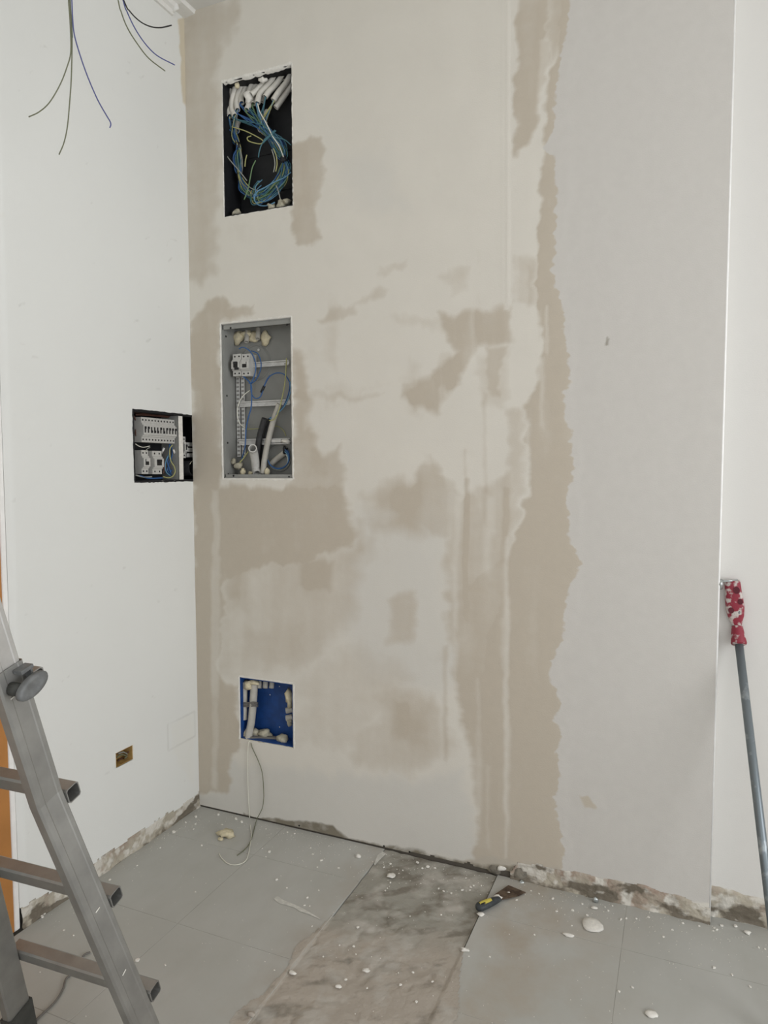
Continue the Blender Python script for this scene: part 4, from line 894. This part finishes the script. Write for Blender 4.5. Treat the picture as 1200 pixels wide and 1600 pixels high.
def stile(sg, s0, s1, ins, flip, name, m_):
    c = .004; W0, D0 = LW-2*ins, LD-2*ins
    prof = [(c, 0), (W0-c, 0), (W0, c), (W0, D0-c), (W0-c, D0), (c, D0), (0, D0-c), (0, D0*.80), (.0012, D0*.76), (.0012, D0*.30), (0, D0*.26), (0, c)]
    n = len(prof); ss = [s0, SBEND, s1] if s0 < SBEND < s1 else [s0, s1]; mb = MB()
    vs = [LP(s, a+ins, d+ins, sg, flip) for s in ss for a, d in prof]; m_n = len(ss)
    fs = [(i*n+k, i*n+(k+1) % n, (i+1)*n+(k+1) % n, (i+1)*n+k) for i in range(m_n-1) for k in range(n)]
    mb.add(vs, fs)
    t = .0022; pin = [(min(max(a, t), W0-t), min(max(d, t), D0-t)) for a, d in prof]
    vi = [LP(s, a+ins, d+ins, sg, flip) for s in ss for a, d in pin]
    mb.add(vi, [f[::-1] for f in fs])
    for i0 in (0, m_n-1): mb.add(vs[i0*n:i0*n+n]+vi[i0*n:i0*n+n], [(k, (k+1) % n, n+(k+1) % n, n+k) for k in range(n)])
    return obj(name, mb, M[m_], lad)
def rung(s, flip, inner=False):
    W = LWO+LFL*max(0, SBEND-s)-(.004 if inner else 0); hw = .0165; dd = LD+.017 if not inner else LD*.5
    a, c = LP(s, LWO+LFL*max(0, SBEND-s)-W-.0005, dd, 1, flip), LP(s, LWO+LFL*max(0, SBEND-s)-W-.0005, dd, -1, flip)
    nf = NF if not flip else NF-2*(NF@LN)*LN
    tt = LT if not flip else LT-2*(LT@LN)*LN
    ch = .004; pr = [(-hw+ch, -hw), (hw-ch, -hw), (hw, -hw+ch), (hw, hw-ch), (hw-ch, hw), (-hw+ch, hw), (-hw, hw-ch), (-hw, -hw+ch)]
    mb = MB(); vs = [e+nf*x+tt*z for e in (a, c) for x, z in pr]; n = 8; k_ = .86
    vi = [e+nf*x*k_+tt*z*k_ for e in (a, c) for x, z in pr]; F_ = [(k, (k+1) % n, n+(k+1) % n, n+k) for k in range(n)]
    mb.add(vs, F_); mb.add(vi, [f[::-1] for f in F_]); mb.add(vs[:8]+vi[:8], F_); mb.add(vs[8:]+vi[8:], F_)
    return obj('rung', mb, M['alu'], lad)
for flip in (False, True):
    for sg in (1, -1):
        st_ = stile(sg, .035, 1.075, 0, flip, 'outer_stile', 'alu'); stile(sg, .95, STOP-.02, .0032, flip, 'inner_stile', 'alu_in')
        mb = MB(); fp = [LP(s, o_, d, sg, flip) for s in (0.0, .075) for o_, d in ((-.003, -.003), (LW+.003, -.003), (LW+.003, LD+.003), (-.003, LD+.003))]
        for i in range(4): fp[i][2] = 0.0012
        mb.add(fp, [(0, 1, 2, 3), (4, 5, 6, 7), (0, 1, 5, 4), (1, 2, 6, 5), (2, 3, 7, 6), (3, 0, 4, 7)]); obj('rubber_foot', mb, M['rubber'], lad)
    for k in range(4 if not flip else 4): rung(LH0+LSP*k, flip)
    for k in range(4, 7): rung(LH0+LSP*k, flip, True)
mb = MB()
for sg in (1, -1):
    a = LP(STOP-.03, LW/2, LD/2, sg); mb.tube([a-E1*.02, a+E1*.02], .035, 16)
obj('hinge', mb, M['knob'], lad)
# locking levers on the outer faces of the sleeves
for flip in (False, True):
    for sg in (1, -1):
        nf = NF if not flip else NF-2*(NF@LN)*LN; tt = LT if not flip else LT-2*(LT@LN)*LN; e = E1*sg
        s0 = 1.036; mid = LP(s0, 0, LD*.62, sg, flip); base = LP(s0, 0, LD*.36, sg, flip)
        mb = MB(); mb.tube([base-e*.002, base+e*.026], .0125, 14); lk = obj('lock_lever', mb, M['rubber'], lad)
        ax = -nf*math.cos(.16)+tt*math.sin(.16); bx = np.cross(ax, e); bx /= np.linalg.norm(bx); n = 24
        cen = mid+e*.031; mb = MB(); vs = []
        for (k_, h) in ((.90, -.006), (1.0, -.003), (1.0, .004), (.93, .007), (.62, .0075), (.5, .0062), (.0, .006)):
            vs += [cen+ax*math.cos(2*math.pi*i/n)*.036*k_+bx*math.sin(2*math.pi*i/n)*.0185*k_+e*h for i in range(n)]
        mb.add(vs, [(r*n+i, r*n+(i+1) % n, (r+1)*n+(i+1) % n, (r+1)*n+i) for r in range(6) for i in range(n)]+[tuple(range(n))[::-1]], True)
        obj('lever_plate', mb, M['knob'], lk)
        mb = MB(); b0 = LP(s0+.027, 0, LD*.78, sg, flip); mb.obox(b0+e*.010, [e, nf, tt], (.010, .014, .0035)); mb.obox(LP(s0+.010, 0, LD*.94, sg, flip)+e*.008, [e, nf, tt], (.009, .002, .018)); obj('lever_bracket', mb, M['knob'], lk)
for k, (s, d, an) in enumerate([(.505, .030, .3), (.335, .030, .7), (1.02, .02, .2), (.12, .045, 1.2)]):
    p = LP(s, -.0004, d); mb = MB(); ax = -NF*math.cos(an)+LT*math.sin(an)*.4; ax /= np.linalg.norm(ax); mb.obox(p, [ax, np.cross(E1, ax), E1], (.006, .0011, .0006)); obj('paint_fleck', mb, M['chip'], lad)

# ------------------------------------------------------------------ roller pole leaning on the set-back wall
def rp(x, y, Y): return onp(1090+x/10.909, 890+y/10.909, 1, Y)
ftop = onp(1154.5, 1005, 1, .012); fbot = fl(1228, 1625, 0.013)
pole = thing('roller_pole', 'long grey metal pole with red plastic head leaning on the right wall', 'pole', (fbot[0], fbot[1], 0))
ax = (ftop-fbot); plen = np.linalg.norm(ax); ax /= plen
mb = MB(); mb.tube([fbot, fbot+ax*plen*.5, ftop], [.0118, .0118, .0118], 16); obj('shaft', mb, M['steel'], pole)
h0 = ftop-ax*.004
mb = MB(); mb.tube([h0, h0+ax*.004, h0+ax*.05, h0+ax*.054, h0+ax*.056], [.0205, .0222, .0165, .0165, .012], 14); obj('collar', mb, M['redpaint'], pole)
h1 = h0+ax*.056; tipp = rp(590, 185, .032); ax2 = tipp-h1; hl = np.linalg.norm(ax2); ax2 /= hl
side = np.cross(ax2, np.array([0, 1., 0])); side /= np.linalg.norm(side); fr = np.cross(side, ax2)
mb = MB(); n = 16; vs = []
for t, wx_, wy_ in ((0, .013, .011), (.06, .015, .012), (.22, .0225, .014), (.4, .0255, .015), (.62, .0245, .015), (.8, .0225, .014), (.97, .0215, .012), (1.0, .020, .011)):
    vs += [h1+ax2*hl*t+side*wx_*math.copysign(abs(math.cos(2*math.pi*i/n))**.6, math.cos(2*math.pi*i/n))+fr*wy_*math.copysign(abs(math.sin(2*math.pi*i/n))**.7, math.sin(2*math.pi*i/n)) for i in range(n)]
mb.add(vs, [(r*n+i, r*n+(i+1) % n, (r+1)*n+(i+1) % n, (r+1)*n+i) for r in range(7) for i in range(n)]+[tuple(range(n))[::-1], tuple(7*n+i for i in range(n))], True); hd = obj('head', mb, M['headpaint'], pole)
M['darkred'] = mat('hole_dark_red', (88, 24, 36), .6)
toc = CAM-(h1+ax2*hl*.5); toc /= np.linalg.norm(toc)
toc = toc-ax2*(toc@ax2); toc /= np.linalg.norm(toc)
for t, sx_, r_ in ((.80, .009, .0105), (.55, .016, .0085), (.37, -.011, .0095)):
    c = h1+ax2*hl*t+np.cross(ax2, toc)*(sx_)+toc*.0118
    mb = MB(); mb.disc(c, toc, r_*1.0, .0034, 12, .85, ax2); obj('hole', mb, M['darkred'], hd)
mb = MB(); c0 = rp(620, 182, .03); c1_ = rp(392, 200, .010); mb.tube([c0+np.array([.01, 0, 0]), c1_], .0035, 8); cl = obj('crossbar', mb, M['zinc'], pole)
mb = MB(); mb.tube([rp(392, 172, .012), rp(390, 245, .006), rp(402, 330, .012)], [.0062, .0075, .0045], 10); obj('end_nut', mb, M['zinc'], cl)

# ------------------------------------------------------------------ scraper on the floor
def sc(x, y, z=0.0): return fl(720+x/5, 1340+y/5, z)
ta, tb, tc_ = sc(130, 395, .012), sc(300, 325, .012), sc(430, 262, .004)
scr = thing('scraper', 'paint scraper with dark handle and rusty blade lying on the floor', 'scraper', tuple(fl(720+250/5, 1340+330/5)))
ax = tb-ta; ax[2] = 0; ln_ = np.linalg.norm(ax); ax /= ln_; sd = np.cross((0, 0, 1.), ax)
mb = MB(); n = 12; vs = []
for t, wd, hh_ in ((-.04, .005, .006), (0, .012, .010), (.12, .0175, .0125), (.4, .0165, .012), (.68, .014, .011), (.9, .0115, .009), (1.02, .010, .006)):
    vs += [ta*(1, 1, 0)+ax*ln_*t+sd*wd*math.cos(2*math.pi*i/n)+np.array([0, 0, .0135+hh_*math.sin(2*math.pi*i/n)]) for i in range(n)]
mb.add(vs, [(r*n+i, r*n+(i+1) % n, (r+1)*n+(i+1) % n, (r+1)*n+i) for r in range(6) for i in range(n)]+[tuple(range(n))[::-1], tuple(6*n+i for i in range(n))], True)
M['handle'] = mat('dark_handle', (58, 62, 64), .5, var=.2, vs=70); hd = obj('handle', mb, M['handle'], scr)
mb = MB(); g = ta*(1, 1, 0)+ax*ln_*.34
vs = []
for t, w2 in ((-.022, .009), (-.008, .013), (.012, .012), (.024, .0095)):
    for k in range(5):
        a = (k/4-.5)*1.5; vs.append(g+ax*t+sd*w2*math.sin(a)*1.1+np.array([0, 0, .0140+.0127*math.cos(a)]))
mb.add(vs, [(r*5+k, r*5+k+1, r*5+k+6, r*5+k+5) for r in range(3) for k in range(4)], True); lb = obj('yellow_sticker', mb, M['yellow'], hd)
mb = MB(); mb.disc(g+ax*-.010+np.array([0, 0, .0262]), (0, 0, 1), .0055, .0006, 12); mb.obox(g+ax*-.012-sd*.006+np.array([0, 0, .0252]), [ax, sd, (0, 0, 1)], (.008, .002, .0008)); obj('sticker_mark', mb, M['toggle'], lb)
B = [sc(280, 285), sc(310, 330), sc(322, 326), sc(455, 297), sc(508, 268), sc(372, 214)]
blade = [(310, 330), (262, 288), (372, 214), (508, 270), (455, 298)]
mb = MB(); top = [sc(x, y, .004+.006*(1-min(1, max(0, (x-270)/160)))) for x, y in blade]; bot = [p-np.array([0, 0, .0012]) for p in top]; n = 5
mb.add(top+bot, [tuple(range(n)), tuple(range(n, 2*n))[::-1]]+[(k, n+k, n+(k+1) % n, (k+1) % n) for k in range(n)]); bl = obj('blade', mb, M['rust'], scr)
mb = MB(); mb.blob(sc(290, 310, .011), (.013, .009, .007), 81, .3); obj('ferrule_plaster', mb, M['chip'], scr)
mb = MB(); mb.blob(sc(372, 272, .006), (.005, .004, .002), 82, .3, 1); obj('plaster_fleck', mb, M['chip'], bl)

# ------------------------------------------------------------------ debris
def lump(name, p, r, seed, m_, lab, cat, group=None, rough=.3, sub=2):
    mb = MB(); mb.blob(np.array(p), r, seed, rough, sub); return tag(obj(name, mb, M[m_]), lab, cat, group)
lump('foam_scrap', fl(352, 1303, .011), (.034, .018, .012), 91, 'foam', 'irregular cream foam scrap on the floor near the hanging wires', 'foam scrap', None, .45)
lump('foam_scrap', fl(345, 1311, .004), (.010, .008, .005), 92, 'foam', 'small cream crumb in front of the foam scrap on the floor', 'foam scrap')
lump('plaster_patty', fl(926, 1445, .004), (.033, .034, .006), 93, 'chip', 'largest pale flat dried plaster disc on the floor at right', 'plaster chip', None, .14)
lump('plaster_chip', fl(888, 1461, .003), (.016, .007, .004), 94, 'chip', 'elongated white chip just left of the large plaster disc', 'plaster chip')
lump('plaster_chip', fl(611, 1368, .003), (.015, .014, .003), 95, 'chip', 'oval white chip on the rough mortar below the wall', 'plaster chip')
lump('plaster_chip', fl(752, 1428, .003), (.012, .010, .003), 96, 'chip', 'round white chip just below the scraper handle', 'plaster chip')
lump('plaster_chip', fl(457, 1520, .003), (.013, .008, .003), 97, 'chip', 'curled white chip at the left edge of the brown mortar', 'plaster chip')
lump('plaster_chip', fl(572, 1516, .003), (.011, .008, .003), 98, 'chip', 'bright white chip in the middle of the brown mortar', 'plaster chip')
lump('plaster_chip', fl(529, 1541, .003), (.009, .006, .003), 99, 'chip', 'small curled white chip on the brown mortar nearest the bottom', 'plaster chip')
lump('plaster_chip', fl(560, 1338, .004), (.010, .009, .007), 100, 'chip', 'white chip by the wall just left of the brown mortar', 'plaster chip')
lump('plaster_chip', fl(1018, 1585, .003), (.016, .012, .004), 101, 'chip', 'double white splash of plaster at the bottom right', 'plaster chip')
lump('plaster_chip', fl(1168, 1457, .003), (.010, .008, .004), 102, 'chip', 'bright white chip in front of the right wall base', 'plaster chip')
lump('plaster_chip', fl(726, 1484, .003), (.013, .006, .004), 103, 'chip', 'thin white chip at the end of the broken tile edge', 'plaster chip')
lump('plaster_chip', fl(928, 1418, .004), (.011, .006, .003), 104, 'chip', 'flat white chip just behind the large plaster disc', 'plaster chip')
lump('metal_scrap', fl(930, 1406, .008), (.009, .007, .010), 105, 'zinc', 'small grey metal scrap at the foot of the right wall part', 'metal scrap')
lump('metal_scrap', bk(815, 1380, -.012), (.008, .006, .011), 106, 'zinc', 'grey metal scrap in the broken plaster above the scraper', 'metal scrap')
lump('plaster_chip', bk(783, 1357, -.003), (.014, .006, .010), 107, 'chip', 'white plaster crumb stuck in the floor gap above the scraper', 'plaster chip')
lump('rubble_lump', bk(772, 1358, .001), (.022, .008, .018), 108, 'rough', 'dark broken mortar left of the scrap above the scraper', 'rubble')
lump('rubble_lump', bk(812, 1366, .001), (.020, .006, .024), 109, 'rough', 'dark broken mortar patch just above the scraper blade', 'rubble')
lump('rubble_lump', fl(393, 1585, .003), (.011, .008, .006), 110, 'bed', 'brown mortar crumb at the bottom left of the mortar strip', 'rubble')
# white scrape on the tile
def smear(P, lab, m_='chip', th=.0012):
    mb = MB(); n = len(P); cx_ = sum(p[0] for p in P)/n; top = [fl(x, y, th) for x, y in P]; bot = [fl(x, y, .0002) for x, y in P]
    mb.add(top+bot, [tuple(range(n))[::-1]]+[(k, (k+1) % n, n+(k+1) % n, n+k) for k in range(n)]); return tag(obj('plaster_smear', mb, M[m_]), lab, 'plaster smear')
M['smear'] = mat('thin_plaster', (200, 198, 190), .9, var=.08, vs=60)
smear([c2(695, 895), c2(730, 872), c2(775, 905), c2(850, 935), c2(930, 970), c2(1010, 1015), c2(1095, 1065), c2(1085, 1070), c2(1000, 1030), c2(920, 1005), c2(870, 970), c2(800, 950), c2(740, 935)], 'long white plaster scrape on the grey tile left of the mortar', 'smear')
smear([(590, 1336), (598, 1330), (603, 1334), (592, 1345), (586, 1352), (584, 1350)], 'small white smear at the tile corner by the wall', 'smear')
# small chips, built once in six shapes and copied
CH = []
for k in range(6):
    mb = MB(); rs = np.random.RandomState(900+k); n = 7; a0 = [2*math.pi*i/n+rs.uniform(-.25, .25) for i in range(n)]; rr = [rs.uniform(.6, 1.1) for i in range(n)]
    vs = [(math.cos(a)*r, math.sin(a)*r*.75, 0) for a, r in zip(a0, rr)]+[(math.cos(a)*r*.8, math.sin(a)*r*.6, .55+rs.uniform(-.1, .2)) for a, r in zip(a0, rr)]
    mb.add(vs, [tuple(range(n))[::-1], tuple(range(n, 2*n))]+[(i, (i+1) % n, n+(i+1) % n, n+i) for i in range(n)]); CH.append(mb.mesh('plaster_chip', M['chip']))
pts = []
def cr(ox, oy, s, L_): pts.extend([(ox+x/s, oy+y/s, r) for x, y, r in L_])
cr(300, 1240, 5.4545, [(30, 195, 4), (225, 178, 3), (375, 215, 3.5), (425, 240, 3.2), (82, 440, 2.4), (660, 495, 3), (628, 538, 2), (1012, 462, 2), (1030, 515, 2), (1105, 568, 3), (1068, 625, 1.6), (808, 802, 2), (720, 735, 3.2), (985, 885, 2.5), (960, 950, 2), (1003, 957, 1.8), (1080, 822, 1.6), (875, 340, 2), (630, 300, 2), (812, 328, 1.8), (600, 465, 1.5), (1165, 445, 1.5), (258, 262, 1.7), (30, 258, 2.2), (15, 302, 1.6)])
cr(520, 1300, 3.75, [(338, 185, 2.6), (300, 205, 2.2), (497, 178, 3.6), (555, 202, 3.6), (525, 212, 2.8), (600, 210, 2.6), (410, 223, 1.8), (338, 295, 2), (320, 328, 1.6), (308, 342, 1.6), (620, 330, 2), (650, 345, 2.2), (695, 357, 2.2), (758, 338, 2.8), (808, 320, 2.2), (825, 312, 1.8), (805, 338, 1.6), (870, 312, 1.8), (635, 483, 2.2), (453, 492, 1.6), (35, 210, 2.2), (145, 555, 2.4), (122, 667, 2.6), (515, 300, 1.4), (780, 268, 2), (100, 100, 1.6)])
cr(720, 1340, 5, [(720, 320, 2.8), (747, 418, 2.6), (872, 410, 2.8), (985, 450, 2.6), (948, 360, 2.4), (610, 280, 2), (550, 258, 1.8), (435, 330, 2), (868, 530, 1.8), (1150, 412, 2.2), (1185, 375, 2), (1128, 385, 1.8), (380, 598, 1.5), (80, 228, 2), (100, 218, 1.6), (10, 250, 2.2), (575, 600, 2)])
cr(880, 1330, 3.75, [(338, 398, 2.6), (370, 392, 2.2), (427, 393, 2), (502, 385, 2.2), (265, 347, 2.2), (640, 460, 2.2), (588, 500, 2.2), (930, 435, 2.6), (1010, 437, 3.6), (880, 372, 4.2), (1000, 377, 3.6), (1070, 403, 2.2), (900, 458, 2.4), (885, 448, 2), (700, 420, 1.8), (798, 437, 2.2), (50, 435, 1.5)])
cr(700, 1250, 2.4, [(998, 628, 3), (1065, 655, 2.8), (1133, 700, 2.4), (692, 702, 2.4), (642, 717, 2.6), (807, 513, 1.8), (843, 486, 1.6), (157, 587, 2), (78, 585, 1.6), (1165, 552, 2), (1190, 558, 1.6), (325, 505, 1.4), (995, 490, 1.6)])
cr(380, 1420, 4, [(690, 232, 2.4), (603, 225, 1.6), (500, 297, 1.6), (195, 382, 1.6), (984, 472, 3), (775, 493, 2.2), (1183, 452, 2.6), (970, 398, 1.6), (1062, 395, 2), (715, 115, 2.4), (705, 282, 1.8), (1082, 580, 3), (430, 108, 1.8), (1043, 45, 1.4), (640, 440, 2.4)])
cr(0, 1150, 3.636, [(985, 545, 4.2), (910, 635, 1.8), (1145, 620, 1.8), (1100, 528, 1.8), (1055, 490, 2.2), (625, 815, 2.2), (362, 1103, 2), (418, 1132, 2), (1110, 885, 1.8), (780, 735, 1.8), (240, 1025, 3.2), (250, 1010, 2.4)])
cr(0, 1380, 4.615, [(990, 555, 4.5), (1190, 588, 2.2), (288, 640, 1.6), (620, 958, 1.5)])
for k, (x, y, r) in enumerate(pts):
    rs = random.Random(k); p = fl(x, y, .0016); dist = np.linalg.norm(p-CAM); s = r/FOC*dist
    o = bpy.data.objects.new('plaster_chip', CH[k % 6]); COL.objects.link(o); o.location = p-np.array([0, 0, .0016-(.0004 if not (.838 < p[0] < 1.26) else .0)])
    o.rotation_euler = (rs.uniform(-.1, .1), rs.uniform(-.1, .1), rs.uniform(0, 6.28)); o.scale = (s*rs.uniform(.8, 1.1), s*rs.uniform(.7, 1.1), min(s*.7, .006))
    if .838 < p[0] < 1.26: tag(o, 'one of the tiny white plaster chips scattered over the rough mortar strip', 'plaster chip', 'plaster chips on the mortar strip')
    elif p[0] >= 1.26: tag(o, 'one of the tiny white plaster chips scattered on the tiles right of the mortar', 'plaster chip', 'plaster chips on the right tiles')
    else: tag(o, 'one of the tiny white plaster chips scattered on the tiles left of the mortar', 'plaster chip', 'plaster chips on the left tiles')
# dust-fine crumbs along the walls: nobody could count them
rs = np.random.RandomState(77); vs = []; fs = []
for k in range(900):
    if k < 520: x = rs.uniform(.05, 2.2); y = -abs(rs.normal(0, .09))-.01
    elif k < 640: x = abs(rs.normal(0, .05))+.012; y = rs.uniform(-.8, -.02)
    else: x = rs.uniform(.2, 2.2); y = rs.uniform(-.75, -.02)
    if x > XE: y = min(y, .03)
    s = rs.uniform(.0006, .0019); o_ = len(vs); z = .0006; a = rs.uniform(0, 6.28)
    c, d = math.cos(a)*s, math.sin(a)*s
    vs += [(x+c, y+d, z), (x-d, y+c, z), (x-c, y-d, z), (x+d, y-c, z), (x, y, z+s*.9)]; fs += [(o_, o_+1, o_+4), (o_+1, o_+2, o_+4), (o_+2, o_+3, o_+4), (o_+3, o_, o_+4), (o_+3, o_+2, o_+1, o_)]
mb = MB(); mb.add(vs, fs); du = obj('plaster_dust', mb, M['chip']); du['kind'] = 'stuff'; tag(du, 'fine white plaster crumbs scattered over the whole floor', 'plaster dust')
# thin dark cable on the floor behind the ladder
q = MB(); q.tube(spline([fl(x/4.615, 1380+y/4.615, .004) for x, y in [(650, 498), (600, 525), (520, 650), (475, 690), (455, 760), (400, 850), (320, 930), (240, 1000), (140, 1060), (20, 1090)]], 6), .0028, 6)
tag(obj('floor_cable', q, M['strap']), 'thin grey cable snaking on the floor under the ladder', 'cable')
